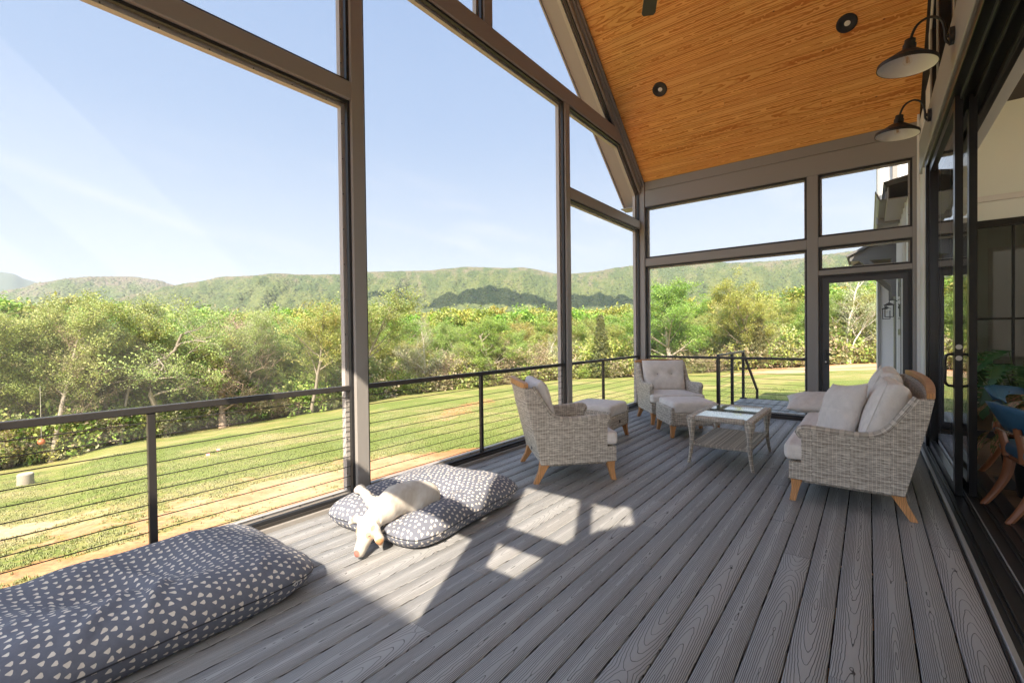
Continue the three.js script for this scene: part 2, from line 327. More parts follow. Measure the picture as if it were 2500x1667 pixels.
// ---------------------------------------------------------------- ground
// azimuth is counted from -z towards -x in degrees; the lawn falls from the house to the foot of the trees
const AZ = (x, z) => Math.atan2(-x, -z) / D2R;
const EDGE = [[-60, 50, -1.5], [-20, 55, -1.5], [-2, 58, -1.7], [1, 58, -1.95], [8, 58, -2.6], [16, 58, -3.4], [23, 57, -3.9], [30, 57, -4.1], [38, 55, -4.6], [51, 52, -5.1], [60, 46, -5.5], [68, 44, -5.7], [74, 42, -5.7], [79, 39.5, -5.5], [83, 38, -5.8], [95, 36, -5.6], [130, 36, -5]];
const edgeD = a => table(EDGE.map(e => [e[0], e[1]]), a), edgeY = a => table(EDGE.map(e => [e[0], e[2]]), a);
function groundY(x, z) {
  const a = AZ(x, z), r = Math.hypot(x, z);
  if (a > 132 || a < -62) return -1.0 - 0.02 * Math.max(0, r - 8);
  const D = edgeD(a), Y = edgeY(a), side = smooth(-62, -50, a) * (1 - smooth(115, 132, a));
  let y = -1.0 + (Y + 1.0) * clamp((r - 4.5) / (D - 4.5)) + 0.05 * fbm(x * 0.25, z * 0.25, 3) * smooth(4, 10, r);
  if (r > D) y = Y - 1.2 * smooth(D, D + 16, r) + 0.022 * Math.max(0, r - D - 14) + 0.6 * fbm(x * 0.04, z * 0.04, 3) * smooth(D, D + 20, r);
  return lerp(-1.0 - 0.02 * Math.max(0, r - 8), y, side);
}
{
  const rs = []; for (let r = 0.4; r < 30; r *= 1.05) rs.push(r); for (let r = 30; r < 75; r += 1.6) rs.push(r); for (let r = 75; r < 2600; r *= 1.09) rs.push(r); rs.push(2800);
  const N = 240, pos = [], uv = [], idx = [];
  rs.forEach((r, i) => { for (let j = 0; j <= N; j++) { const t = j / N * Math.PI * 2, x = Math.cos(t) * r, z = Math.sin(t) * r; pos.push(x, groundY(x, z), z); uv.push(x / 90 + 0.75, z / 90 + 0.5); if (i && j < N) { const a = (i - 1) * (N + 1) + j, b = i * (N + 1) + j; idx.push(a, a + 1, b, a + 1, b + 1, b); } } });
  const g = new THREE.BufferGeometry(); g.setAttribute('position', new THREE.Float32BufferAttribute(pos, 3)); g.setAttribute('uv', new THREE.Float32BufferAttribute(uv, 2)); g.setIndex(idx); g.computeVertexNormals();
  // grass, straw and bare clay: the clay shows where the building work was, close to the porch, and in a few worn streaks
  const lawnTex = tex(2048, 2048, (u, v) => {
    const x = (u - 0.75) * 90, z = (v - 0.5) * 90, d = Math.max(0, -3.5 - x), n = fbm(x * 0.22, z * 0.22, 4), n2 = fbm(x * 1.3 + 9, z * 1.3, 4), n3 = fbm(x * 6, z * 6, 3), n4 = vnoise(x * 17, z * 17) + 0.6 * vnoise(x * 11 + 5, z * 11);
    let c = mix3([0.475, 0.535, 0.20], [0.565, 0.60, 0.26], clamp(0.5 + n * 1.0 + n2 * 0.5));
    c = mix3(c, [0.70, 0.645, 0.40], clamp(0.32 + n * 1.3 - n2 * 0.9 + 0.5 * n3));
    c = mix3(c, [0.40, 0.48, 0.16], clamp(n3 * 0.8 + n2 * 0.6 - 0.1 + n4 * 0.22));
    let bare = 1.75 - d / 5.0 + n * 1.5 + n2 * 0.9 + n3 * 0.35;
    if (z < -9) bare -= (-9 - z) * 0.16;
    const streak = Math.exp(-Math.pow((x + 18 - 0.55 * (z + 19)) / 1.5, 2)) * smooth(-28, -22, z) * (1 - smooth(-16, -10, z));
    bare += n4 * 0.12; bare = Math.max(bare, streak * 1.05 + n2 * 0.9 + n3 * 0.5 - 0.32);
    const b = smooth(0.25, 0.75, bare);
    let clay = mix3([0.87, 0.66, 0.46], [0.79, 0.52, 0.32], clamp(0.5 + n2 * 1.2));
    clay = mix3(clay, [0.85, 0.74, 0.58], clamp(n * 1.6 + 0.25 + n3 * 0.4));
    return mix3(c, clay, b);
  });
  const lawnBump = tex(512, 512, (u, v) => 0.5 + 0.5 * fbm(u * 120, v * 120, 3), { srgb: false });
  lawnBump.repeat.set(12, 12);
  const o = mesh('ground', g, std('lawn', [0.72, 0.72, 0.72], 0.95, { map: lawnTex, bumpMap: lawnBump, bumpScale: 0.03 })); tag(o, 'sloping spring lawn with bare clay beside the porch', 'lawn', null, 'structure');
}

// ---------------------------------------------------------------- porch sizes (deck at y = 0; the wall with the view is x = XL, the ends z = ZF and z = ZN, the ridge runs along x at z = ZR)
const XL = -3.317, XO = -3.46, ZF = -8.17, ZN = 0.37, ZR = -3.9, XH = 0.53, PITCH = 0.84, EAVE = 4.13;
const ceilY = z => EAVE + PITCH * (4.27 - Math.abs(z - ZR));

// ---------------------------------------------------------------- deck: single planks with gaps
{
  const deck = thing('deck', 'dark grey composite deck planks of the porch floor', 'deck', [0, 0, 0], 0, null, 'structure');
  const r = rngOf(5), W = 0.1383;
  const plankGeo = (w, z0, z1, seed) => {
    const X = w / 2, rr = 0.0045, prof = [[-X, -0.024], [-X, -rr], [-X + rr * 0.3, -rr * 0.3], [-X + rr, 0], [X - rr, 0], [X - rr * 0.3, -rr * 0.3], [X, -rr], [X, -0.024]];
    const pos = [], uv = [], off = seed * 0.731;
    const vtx = (p, z) => { pos.push(p[0], p[1], z); uv.push(p[0] / 0.14 + 0.5, z / 3.0 + off); };
    for (let i = 0; i < prof.length - 1; i++) { const a = prof[i], b = prof[i + 1]; vtx(a, z0); vtx(a, z1); vtx(b, z1); vtx(a, z0); vtx(b, z1); vtx(b, z0); }
    for (const [z, s] of [[z0, 0], [z1, 1]]) for (let i = 1; i < prof.length - 1; i++) { const t = [prof[0], prof[i], prof[i + 1]]; if (s) t.reverse(); t.forEach(p => vtx(p, z)); }
    const g = new THREE.BufferGeometry(); g.setAttribute('position', new THREE.Float32BufferAttribute(pos, 3)); g.setAttribute('uv', new THREE.Float32BufferAttribute(uv, 2)); g.computeVertexNormals(); return toCreasedNormals(g, 0.9);
  };
  const rows = [];
  for (let n = -23; n <= 2; n++) rows.push(0.0132 + (n + 0.5) * 0.1445);
  rows.forEach((x, i) => {
    const cuts = [ZN]; let z = ZN - 1.0 - ((i * 2.77) % 3.3); while (z > ZF + 0.7) { cuts.push(z); z -= 3.66; } cuts.push(ZF + 0.015);
    for (let k = 0; k < cuts.length - 1; k++) { const m = (i * 2 + k + (i >> 2)) % 3; mesh('plank', plankGeo(W, cuts[k] - 0.001, cuts[k + 1] + 0.001, i * 1.3 + k * 0.57), deckMat[m], deck, [x, 0.0015 * (r() - 0.5), 0]); }
  });
  // joists below the gaps
  for (let z = ZF; z < ZN; z += 0.61) bar(deck, 'joist', M.stop_black, [XL, -0.26, z], [0.46, -0.03, z + 0.04]);
  bar(deck, 'rim_board', M.taupe, [XO, -0.30, ZF - 0.14], [XO + 0.06, -0.03, ZN + 0.14]);
  bar(deck, 'rim_board', M.stop_black, [0.40, -0.30, ZF], [0.45, -0.03, ZN]);
  // the landing outside the far door
  for (let x = -2.03, i = 0; x < 0.40; x += 0.1445, i++) mesh('plank', plankGeo(W, -8.34, -10.46, i * 0.9 + 3), deckMat[i % 3], deck, [x, -0.004, 0]);
  bar(deck, 'rim_board', M.black_metal, [-2.12, -0.26, -10.5], [0.42, -0.03, -10.47]);
  bar(deck, 'rim_board', M.black_metal, [-2.14, -0.26, -10.5], [-2.11, -0.03, -8.3]);
  for (let k = 1; k <= 5; k++) bar(deck, 'stair_tread', deckMat[k % 3], [-2.05, -0.17 * k - 0.03, -10.5 - 0.28 * k], [0.3, -0.17 * k, -10.5 - 0.28 * (k - 1) - 0.01]);
}

// ---------------------------------------------------------------- screens: the black stop, the outer frame with its screws, and the mesh in each opening
const screwG = new THREE.SphereGeometry(0.0055, 5, 4);
function fitScreen(parent, poly, plane, inner, out, axis, wStop = 0.024, wFrame = 0.042) {   // poly in (z, y) for a wall across x, (x, y) for a wall across z; out = direction of outdoors
  const o = parent.origin, shift = g => axis === 'x' ? g.translate(-o[0], -o[1], -o[2]) : g.translate(-o[0], -o[1], -o[2]);
  const lay = (g, from) => { if (axis === 'x') g.translate(from, 0, 0); else g.translate(0, 0, from); return boxUV(shift(g)); };
  const lo = (a, d) => out > 0 ? a : a - d;
  const a = inner + out * 0.028, b = inner + out * 0.09;
  mesh('screen_stop', lay(ring(poly, wStop, 0.034, axis), lo(a, 0.034)), M.stop_black, parent);
  mesh('screen_frame', lay(ring(insetPoly(poly, -0.001), wFrame, 0.05, axis), lo(b, 0.05)), M.frame_taupe_lit, parent);
  const s = sheet(insetPoly(poly, 0.015), axis);
  const pane = mesh('insect_screen', lay(s, inner + out * 0.075), M.insect_screen, parent); pane.castShadow = false;
  const dots = [], ip = insetPoly(poly, 0.033);
  ip.forEach((p, i) => { const q = ip[(i + 1) % ip.length], L = Math.hypot(q[0] - p[0], q[1] - p[1]), n = Math.floor(L / 0.27); for (let k = 0; k < n; k++) { const t = (k + 0.5) / n, u = lerp(p[0], q[0], t), v = lerp(p[1], q[1], t), w = b - out * 0.001; dots.push(axis === 'x' ? at(screwG, w, v, u) : at(screwG, u, v, w)); } });
  if (dots.length) tag(mesh('screw_heads', shift(merge(dots)), M.stop_black, parent), null, null, null, 'stuff');
}

// ---------------------------------------------------------------- the long wall with the view
{
  const w = thing('screen_wall', 'long taupe screen wall with tall bays facing the valley', 'screen wall', [-3.39, 0, ZR]);
  const T = M.taupe, mir = z => 2 * ZR - z;
  const posts = [[-2.285, -2.165], [-5.635, -5.515]];
  for (const [a, b] of posts) bar(w, 'post', T, [XO, 0, a], [XL, 4.588, b], 0.006);
  bar(w, 'corner_post', T, [XO, 0, ZF - 0.14], [XL + 0.07, EAVE - 0.02, ZF + 0.02], 0.006);
  bar(w, 'corner_post', T, [XO, 0, ZN - 0.02], [XL + 0.07, EAVE - 0.02, ZN + 0.14], 0.006);
  bar(w, 'sill', M.bronze_metal, [XO, 0.001, ZF + 0.02], [XL - 0.012, 0.052, ZN - 0.02], 0.004);
  bar(w, 'sill_base', T, [XL - 0.012, -0.02, ZF + 0.02], [XL + 0.012, 0.03, ZN - 0.02], 0.003);
  bar(w, 'tie_beam', T, [XO, 4.59, ZR - 3.62], [XL, 4.80, ZR + 3.62], 0.006);
  bar(w, 'mullion', T, [XO, 4.80, -3.972], [XL, 7.45, -3.832], 0.006);
  bar(w, 'mid_rail', T, [XO, 3.285, ZF + 0.02], [XL, 3.43, -5.635], 0.006);
  bar(w, 'mid_rail', T, [XO, 3.285, -2.165], [XL, 3.43, ZN - 0.02], 0.006);
  // rakes under the roof slope
  for (const s of [-1, 1]) {
    const z0 = ZR, z1 = ZR + s * 4.29, yy = z => ceilY(z) - 0.02;
    put(w, 'rake', boxUV(at(prism([[z0, yy(z0)], [z1, yy(z1)], [z1, yy(z1) - 0.20], [z0, yy(z0) - 0.20]], 0.145, 'x'), XO - 0.0015, 0, 0)), T);
    put(w, 'rake_trim', boxUV(at(prism([[z0, yy(z0) + 0.01], [z1, yy(z1) + 0.01], [z1, yy(z1) - 0.10], [z0, yy(z0) - 0.10]], 0.035, 'x'), XL + 0.001, 0, 0)), T);
    put(w, 'rake_trim', boxUV(at(prism([[z0, yy(z0) + 0.012], [z1, yy(z1) + 0.012], [z1, yy(z1) - 0.04], [z0, yy(z0) - 0.04]], 0.03, 'x'), XL + 0.037, 0, 0)), T);
  }
  const rk = z => ceilY(z) - 0.222, zAt = y => ZR - (4.27 - (y + 0.222 - EAVE) / PITCH);   // far side z at which the rake's lower edge reaches y
  const far = [
    [[ZF + 0.02, 0.052], [-5.635, 0.052], [-5.635, 3.285], [ZF + 0.02, 3.285]],
    [[ZF + 0.02, 3.43], [-5.635, 3.43], [-5.635, 4.59], [zAt(4.59), 4.59], [ZF + 0.02, rk(ZF + 0.02)]],
    [[zAt(4.80), 4.80], [-3.972, 4.80], [-3.972, rk(-3.972)]],
  ];
  for (const p of far) { fitScreen(w, p, 0, XL, -1, 'x'); fitScreen(w, p.map(q => [mir(q[0]) + (Math.abs(q[0] + 3.972) < 0.001 ? -0.004 : 0), q[1]]).reverse(), 0, XL, -1, 'x'); }
  fitScreen(w, [[-5.515, 0.052], [-2.285, 0.052], [-2.285, 4.59], [-5.515, 4.59]], 0, XL, -1, 'x');
}
// ---------------------------------------------------------------- the two end walls
function endWall(zi, out, label, slim = false) {
  const w = thing('end_screen_wall', label, 'screen wall', [-1.4, 0, zi]), T = M.taupe;
  const za = zi, zb = zi + out * 0.14, B = (n, m, x0, x1, y0, y1, d0 = 0, d1 = 0.14, c = 0.006) => bar(w, n, m, [x0, y0, zi + out * d0], [x1, y1, zi + out * d1], c);
  const L = XL + 0.07, R = 0.53;
  B('header', T, L, R, 3.68, 3.975);
  B('header_trim', M.taupe_upper, L, R, 3.98, EAVE + 0.03, 0.008, 0.14);
  B('post', T, -0.735, -0.593, 0, 3.68);
  B('jamb', T, 0.462, R, 0, 3.68, 0.0, 0.14);
  B('transom_rail', T, L, -0.735, 2.594, 2.738);
  const rb = slim ? 2.65 : 2.61, dt = slim ? 2.22 : 2.155;
  B('transom_rail', T, -0.593, 0.462, rb, 2.755);
  B('door_head', T, -0.593, 0.462, dt + 0.03, 2.262);
  B('sill', M.bronze_metal, L, 0.46, 0.001, 0.05, -0.004, 0.14, 0.004);
  for (const p of [[[L, 0.05], [-0.735, 0.05], [-0.735, 2.594], [L, 2.594]], [[L, 2.738], [-0.735, 2.738], [-0.735, 3.68], [L, 3.68]], [[-0.593, 2.755], [0.462, 2.755], [0.462, 3.68], [-0.593, 3.68]], [[-0.593, 2.262], [0.462, 2.262], [0.462, rb], [-0.593, rb]]])
    fitScreen(w, p, 0, zi, out, 'z', ...(slim ? [0.008, 0.008] : []));
  // the screen door
  const d = mesh('door', boxUV(at(ring([[-0.588, 0.055], [0.457, 0.055], [0.457, dt + 0.025], [-0.588, dt + 0.025]], 0.036, 0.1, 'z'), 1.4, 0, out > 0 ? 0.02 : -0.12)), M.stop_black, w);
  d.userData.label = 'charcoal framed screen door with lever handle';
  mesh('door_frame', boxUV(at(ring([[-0.55, 0.07], [0.448, 0.07], [0.448, dt], [-0.55, dt]], 0.085, 0.045, 'z'), 1.4, 0, out > 0 ? 0.035 : -0.08)), M.door_charcoal, d);
  const s = new THREE.ShapeGeometry(new THREE.Shape([[-0.466, 0.15], [0.364, 0.15], [0.364, 2.075], [-0.466, 2.075]].map(p => new THREE.Vector2(...p))));
  mesh('insect_screen', at(s, 1.4, 0, out * 0.058), M.insect_screen, d).castShadow = false;
  mesh('escutcheon', at(cbox(0.032, 0.22, 0.012, 0.004), 1.4 - 0.505, 0.98, out * 0.028), M.black_metal, d);
  mesh('lever_handle', merge([at(cyl(0.009, 0.009, 0.05, 8), 1.4 - 0.505, 1.02, -out * 0.004, Math.PI / 2), at(cbox(0.13, 0.018, 0.014, 0.004), 1.4 - 0.445, 1.02, -out * 0.022)]), M.black_metal, d);
  mesh('key_cylinder', at(cyl(0.011, 0.011, 0.02, 10), 1.4 - 0.505, 0.91, out * 0.022, Math.PI / 2), M.stud_steel, d);
  return w;
}
endWall(ZF, -1, 'taupe screen wall with door and landing beyond at the far end');
endWall(ZN, 1, 'taupe screen wall with door at the near end, behind the viewer', true);

// ---------------------------------------------------------------- ceiling boards and the roof above
{
  const c = thing('ceiling', 'varnished pine board ceiling sloping up from the eave', 'ceiling', [0, 0, 0], 0, null, 'structure');
  const L = Math.hypot(1, PITCH), W = 0.1345, ang = Math.atan(PITCH), r = rngOf(9);
  const board = (x0, x1, seed) => {
    const h = W / 2 - 0.0012, v = 0.007, prof = [[-h, 0.018], [-h, v], [-h + 0.007, 0], [h - 0.007, 0], [h, v], [h, 0.018]], pos = [], uv = [];
    const vtx = (p, x) => { pos.push(x, p[1], p[0]); uv.push(p[0] / 0.135 + 0.5, x / 3.6 + seed * 0.417); };
    for (let i = 0; i < prof.length - 1; i++) { const a = prof[i], b = prof[i + 1]; vtx(a, x0); vtx(a, x1); vtx(b, x1); vtx(a, x0); vtx(b, x1); vtx(b, x0); }
    const g = new THREE.BufferGeometry(); g.setAttribute('position', new THREE.Float32BufferAttribute(pos, 3)); g.setAttribute('uv', new THREE.Float32BufferAttribute(uv, 2)); g.computeVertexNormals(); return g;
  };
  for (const s of [-1, 1]) {
    const n = Math.ceil(4.27 * L / W);
    for (let i = 0; i < n; i++) {
      const t = (i + 0.5) * W / L, z = ZR + s * (4.27 - t), y = EAVE + PITCH * t;
      const cut = XL + 0.9 + ((i * 1.618 * 1.9) % 2.6), spans = i % 3 === 1 && s < 0 ? [[XL + 0.02, cut], [cut, XH]] : [[XL + 0.02, XH]];
      for (const [a, b] of spans) { const m = mesh('ceiling_board', board(a, b - 0.001, i * 1.37 + (s > 0 ? 40 : 0) + a), pineMat[(i * 3 + (i >> 2) + (a > -3 ? 1 : 0)) % 4], c, [0, y, z]); m.rotation.x = s * -ang * -1; }
    }
  }
  // the edge board along the far eave
  const roof = thing('porch_roof', 'roof over the porch with taupe rake soffit beyond the screen wall', 'roof', [-1.4, EAVE, ZR]);
  for (const s of [-1, 1]) {
    const z0 = ZR, z1 = ZR + s * (s > 0 ? 4.62 : 4.68), yy = (z, d) => ceilY(z) + d;
    put(roof, 'roof_deck', boxUV(at(prism([[z0, yy(z0, 0.03)], [z1, yy(z1, 0.03)], [z1, yy(z1, 0.22)], [z0, yy(z0, 0.22)]], 11.9, 'x'), -3.785, 0, 0)), M.roofing);
    put(roof, 'rake_soffit', boxUV(at(prism([[z0, yy(z0, -0.002)], [z1, yy(z1, -0.002)], [z1, yy(z1, 0.028)], [z0, yy(z0, 0.028)]], 0.32, 'x'), -3.783, 0, 0)), M.soffit);
    put(roof, 'rake_fascia', boxUV(at(prism([[z0, yy(z0, -0.03)], [z1, yy(z1, -0.03)], [z1, yy(z1, 0.24)], [z0, yy(z0, 0.24)]], 0.025, 'x'), -3.81, 0, 0)), M.soffit);
    bar(roof, 'eave_fascia', M.gutter_taupe, [-3.785, yy(z1, -0.03), z1], [0.45, yy(z1, 0.2), z1 + s * 0.022], 0.004);
    bar(roof, 'eave_soffit', M.soffit, [-3.782, yy(z1, -0.03), ZR + s * 4.412], [0.45, yy(z1, -0.012), z1 - s * 0.002], 0.003);
  }
}

// ---------------------------------------------------------------- cable railings
function railing(label, axis, a, b, c, mids, cables = 10) {   // between two posts, along z at x = c or along x at z = c
  const o = axis === 'z' ? [c, 0, (a + b) / 2] : [(a + b) / 2, 0, c], t = thing('cable_railing', label, 'railing', o, 0, 'cable railings of the porch');
  const P = (s, y, d) => axis === 'z' ? [c + d, y, s] : [s, y, c + d];
  bar(t, 'top_rail', M.bronze_metal, P(a, 0.918, -0.022), P(b, 0.959, 0.022), 0.004);
  for (const m of mids) bar(t, 'baluster_post', M.bronze_metal, P(m - 0.02, 0.052, -0.017), P(m + 0.02, 0.917, 0.017), 0.003);
  for (let k = 0; k < cables; k++) {
    const y = 0.862 - k * 0.0815, g = cyl(0.0032, 0.0032, Math.abs(b - a), 6);
    const q = mesh('cable', g, M.cable_steel, t, [0, y, 0]); q.rotation[axis === 'z' ? 'x' : 'z'] = Math.PI / 2;
  }
  const studs = [];
  for (const e of [a, b]) for (let k = 0; k < cables; k++) { const y = 0.862 - k * 0.0815, s = e + Math.sign((a + b) / 2 - e) * 0.006, g = at(cyl(0.009, 0.009, 0.012, 8), 0, 0, 0, axis === 'z' ? Math.PI / 2 : 0, 0, axis === 'z' ? 0 : Math.PI / 2); const p = P(s, y, 0); studs.push(at(g, ...p)); }
  tag(put(t, 'cable_studs', merge(studs), M.stud_steel), null, null, null, 'stuff');
  return t;
}
railing('bronze cable railing in the leftmost bay, behind the nearest dog bed', 'z', -2.166, 0.35, -3.385, [-0.82]);
railing('bronze cable railing in the wide middle bay behind the armchair', 'z', -5.514, -2.286, -3.385, [-3.77]);
railing('bronze cable railing in the bay next to the far corner', 'z', -8.15, -5.636, -3.385, [-6.72]);
railing('bronze cable railing across the far end beside the screen door', 'x', -3.24, -0.736, -8.235, [-2.02]);
{
  // railing of the landing and the sloping one of its steps
  const t = thing('landing_railing', 'black cable railing round the landing and down its steps', 'railing', [-2.06, 0, -9.4]);
  const B = M.black_metal;
  for (const z of [-8.45, -9.45, -10.42]) bar(t, 'post', B, [-2.085, -0.03, z - 0.025], [-2.035, 0.95, z + 0.025]);
  bar(t, 'base_plate', B, [-2.12, -0.003, -10.48], [-2.0, 0.012, -10.36]);
  bar(t, 'top_rail', B, [-2.085, 0.951, -10.45], [-2.035, 0.985, -8.42]);
  for (let k = 0; k < 9; k++) { const q = mesh('cable', cyl(0.003, 0.003, 1.97, 5), M.cable_steel, t, [0, 0.86 - k * 0.088, -0.035]); q.rotation.x = Math.PI / 2; }
  const a = [-2.06, 0.95, -10.43], b = [-2.06, 0.02, -11.9], L = Math.hypot(b[1] - a[1], b[2] - a[2]), an = Math.atan2(a[1] - b[1], a[2] - b[2]);
  const sl = mesh('stair_rail', cbox(0.05, 0.035, L), B, t, [0, 0.485, -1.765]); sl.rotation.x = -an;
  bar(t, 'post', B, [-2.085, -0.9, -11.93], [-2.035, 0.06, -11.88]);
  for (let k = 0; k < 8; k++) { const q = mesh('stair_cable', cyl(0.003, 0.003, L, 5), M.cable_steel, t, [0, 0.40 - k * 0.088, -1.765]); q.rotation.x = Math.PI / 2 - an; }
}
// ---------------------------------------------------------------- the house wall beside the porch, with its sliding glass door
{
  const h = thing('house', 'house front with black sliding glass doors along the right of the porch', 'house', [XH, 0, ZR]);
  const D0 = -7.15, D1 = 2 * ZR - D0, TOP = 3.31;                     // door opening from D0 to D1, up to TOP
  const W = M.white_paint, K = M.door_black;
  for (const [a, b] of [[ZF + 0.001, D0], [D1, ZN - 0.001]]) bar(h, 'wall_panel', W, [XH, 0, a], [XH + 0.2, 3.31, b], 0.004);
  for (const [a, b] of [[ZF + 0.10, ZF + 0.135], [D0 - 0.30, D0 - 0.26]]) bar(h, 'batten', W, [XH - 0.018, 0, a], [XH - 0.0005, 3.31, b], 0.003);
  bar(h, 'door_header', M.grey_trim, [0.50, TOP + 0.002, ZF + 0.45], [XH + 0.22, 3.72, ZN], 0.005);
  bar(h, 'wall_panel', W, [XH + 0.002, TOP + 0.002, ZF], [XH + 0.2, EAVE, ZF + 0.448], 0.004);
  // gable wall above the doors with tall black framed windows
  const gx0 = XH + 0.03, gt = 0.16;
  const mull = [-7.2, -6.55, -5.35, -3.9, -2.45, -1.25, -0.6];
  for (let i = 0; i < mull.length - 1; i++) {
    const a = mull[i] + 0.03, b = mull[i + 1] - 0.03, y = z => Math.max(3.9, ceilY(z) - 0.16);
    const poly = [[a, 3.725], [b, 3.725], [b, y(b)], [a, y(a)]];
    const f = mesh('upper_window', boxUV(at(ring(poly, 0.075, 0.09, 'x'), gx0 + 0.01 - XH, 0, -ZR)), K, h);
    const s = sheet(insetPoly(poly, 0.07), 'x');
    mesh('pane', at(s, gx0 + 0.06 - XH, 0, -ZR), M.pane, f);
  }
  for (const z of mull) bar(h, 'window_post', M.grey_trim, [gx0 + 0.001, 3.722, z - 0.029], [gx0 + gt, Math.max(3.75, ceilY(z) - 0.05), z + 0.029], 0.003);
  for (const s of [-1, 1]) put(h, 'gable_trim', boxUV(at(prism([[ZR, ceilY(ZR) + 0.01], [ZR + s * 3.45, ceilY(ZR + s * 3.45) + 0.01], [ZR + s * 3.45, ceilY(ZR + s * 3.45) - 0.155], [ZR, ceilY(ZR) - 0.155]], gt, 'x'), gx0, 0, 0)), W);
  bar(h, 'wall_panel', W, [gx0, 3.722, ZF + 0.45], [gx0 + gt, EAVE + 0.2, mull[0] - 0.03], 0.003);
  bar(h, 'wall_panel', W, [gx0, 3.722, mull[6] + 0.03], [gx0 + gt, EAVE + 0.2, ZN], 0.003);
  bar(h, 'corner_board', W, [XH - 0.025, 0, ZF + 0.002], [XH - 0.0005, 4.2, ZF + 0.085], 0.003);
  // door frame and track
  bar(h, 'door_jamb', K, [0.515, 0.02, D0 + 0.001], [0.80, TOP, D0 + 0.055], 0.003);
  bar(h, 'door_jamb', K, [0.515, 0.02, D1 - 0.055], [0.80, TOP, D1 - 0.001], 0.003);
  bar(h, 'door_head', K, [0.52, TOP - 0.075, D0 + 0.056], [0.82, TOP, D1 - 0.056], 0.003);
  for (const [x, w] of [[0.575, 0.012], [0.66, 0.012], [0.745, 0.02]]) bar(h, 'head_track', M.track_black, [x, TOP - 0.115, D0 + 0.057], [x + w, TOP - 0.076, D1 - 0.057], 0.002);
  bar(h, 'threshold', M.track_black, [0.487, -0.03, ZF], [0.86, 0.006, ZN], 0.002);
  bar(h, 'threshold_strip', M.aluminium, [0.462, -0.02, ZF + 0.02], [0.486, 0.011, ZN], 0.003);
  bar(h, 'threshold_gasket', M.stop_black, [0.448, -0.04, ZF + 0.02], [0.461, -0.004, ZN], 0.002);
  for (const x of [0.512, 0.532, 0.60, 0.62, 0.69, 0.71]) bar(h, 'track_rib', x === 0.62 ? M.aluminium : M.track_black, [x, 0.0065, D0 + 0.06], [x + 0.006, 0.017, D1 - 0.06], 0.001);
  bar(h, 'threshold_ramp', K, [0.765, 0.0065, D0 + 0.06], [0.86, 0.02, D1 - 0.06], 0.004);
  // sliding panels
  const panel = (name, x, z0, z1, handle) => {
    const poly = [[z0, 0.022], [z1, 0.022], [z1, TOP - 0.08], [z0, TOP - 0.08]];
    const p = mesh(name, boxUV(at(ring(poly, 0.085, 0.048, 'x'), x - XH, 0, -ZR)), K, h);
    const s = sheet(insetPoly(poly, 0.08), 'x');
    mesh('pane', at(s, x + 0.024 - XH, 0, -ZR), M.pane, p);
    if (handle) {
      const zc = z1 - 0.045;
      for (const d of [-1, 1]) {
        const X = d < 0 ? x - 0.001 : x + 0.049, k = d * 0.05;
        mesh('pull_handle', at(merge([tube([[X, 0.90, zc - 0.012], [X + k * 0.7, 0.905, zc - 0.012], [X + k, 0.93, zc - 0.012], [X + k, 1.03, zc - 0.012], [X + k, 1.13, zc - 0.012], [X + k * 0.7, 1.155, zc - 0.012], [X, 1.16, zc - 0.012]], 0.011, 24, 8), at(cbox(0.006, 0.30, 0.036, 0.002), X, 1.03, zc - 0.012)]), -XH, 0, -ZR), K, p);
      }
      for (const y of [1.13, 1.22]) mesh('lock', at(merge([at(cyl(0.02, 0.02, 0.012, 16), 0, 0, 0, 0, 0, Math.PI / 2), at(cbox(0.022, 0.014, 0.012, 0.003), -0.014, 0, 0)]), x + 0.024 - XH, y, z1 + 0.001 - ZR, 0, -Math.PI / 2), M.stud_steel, p);
    }
    return p;
  };
  panel('sliding_door', 0.545, -7.09, -5.11, true);
  panel('sliding_door', 0.630, -7.06, -5.14, false);
  panel('sliding_door', 0.545, 2 * ZR + 5.11, 2 * ZR + 7.09, false);
}
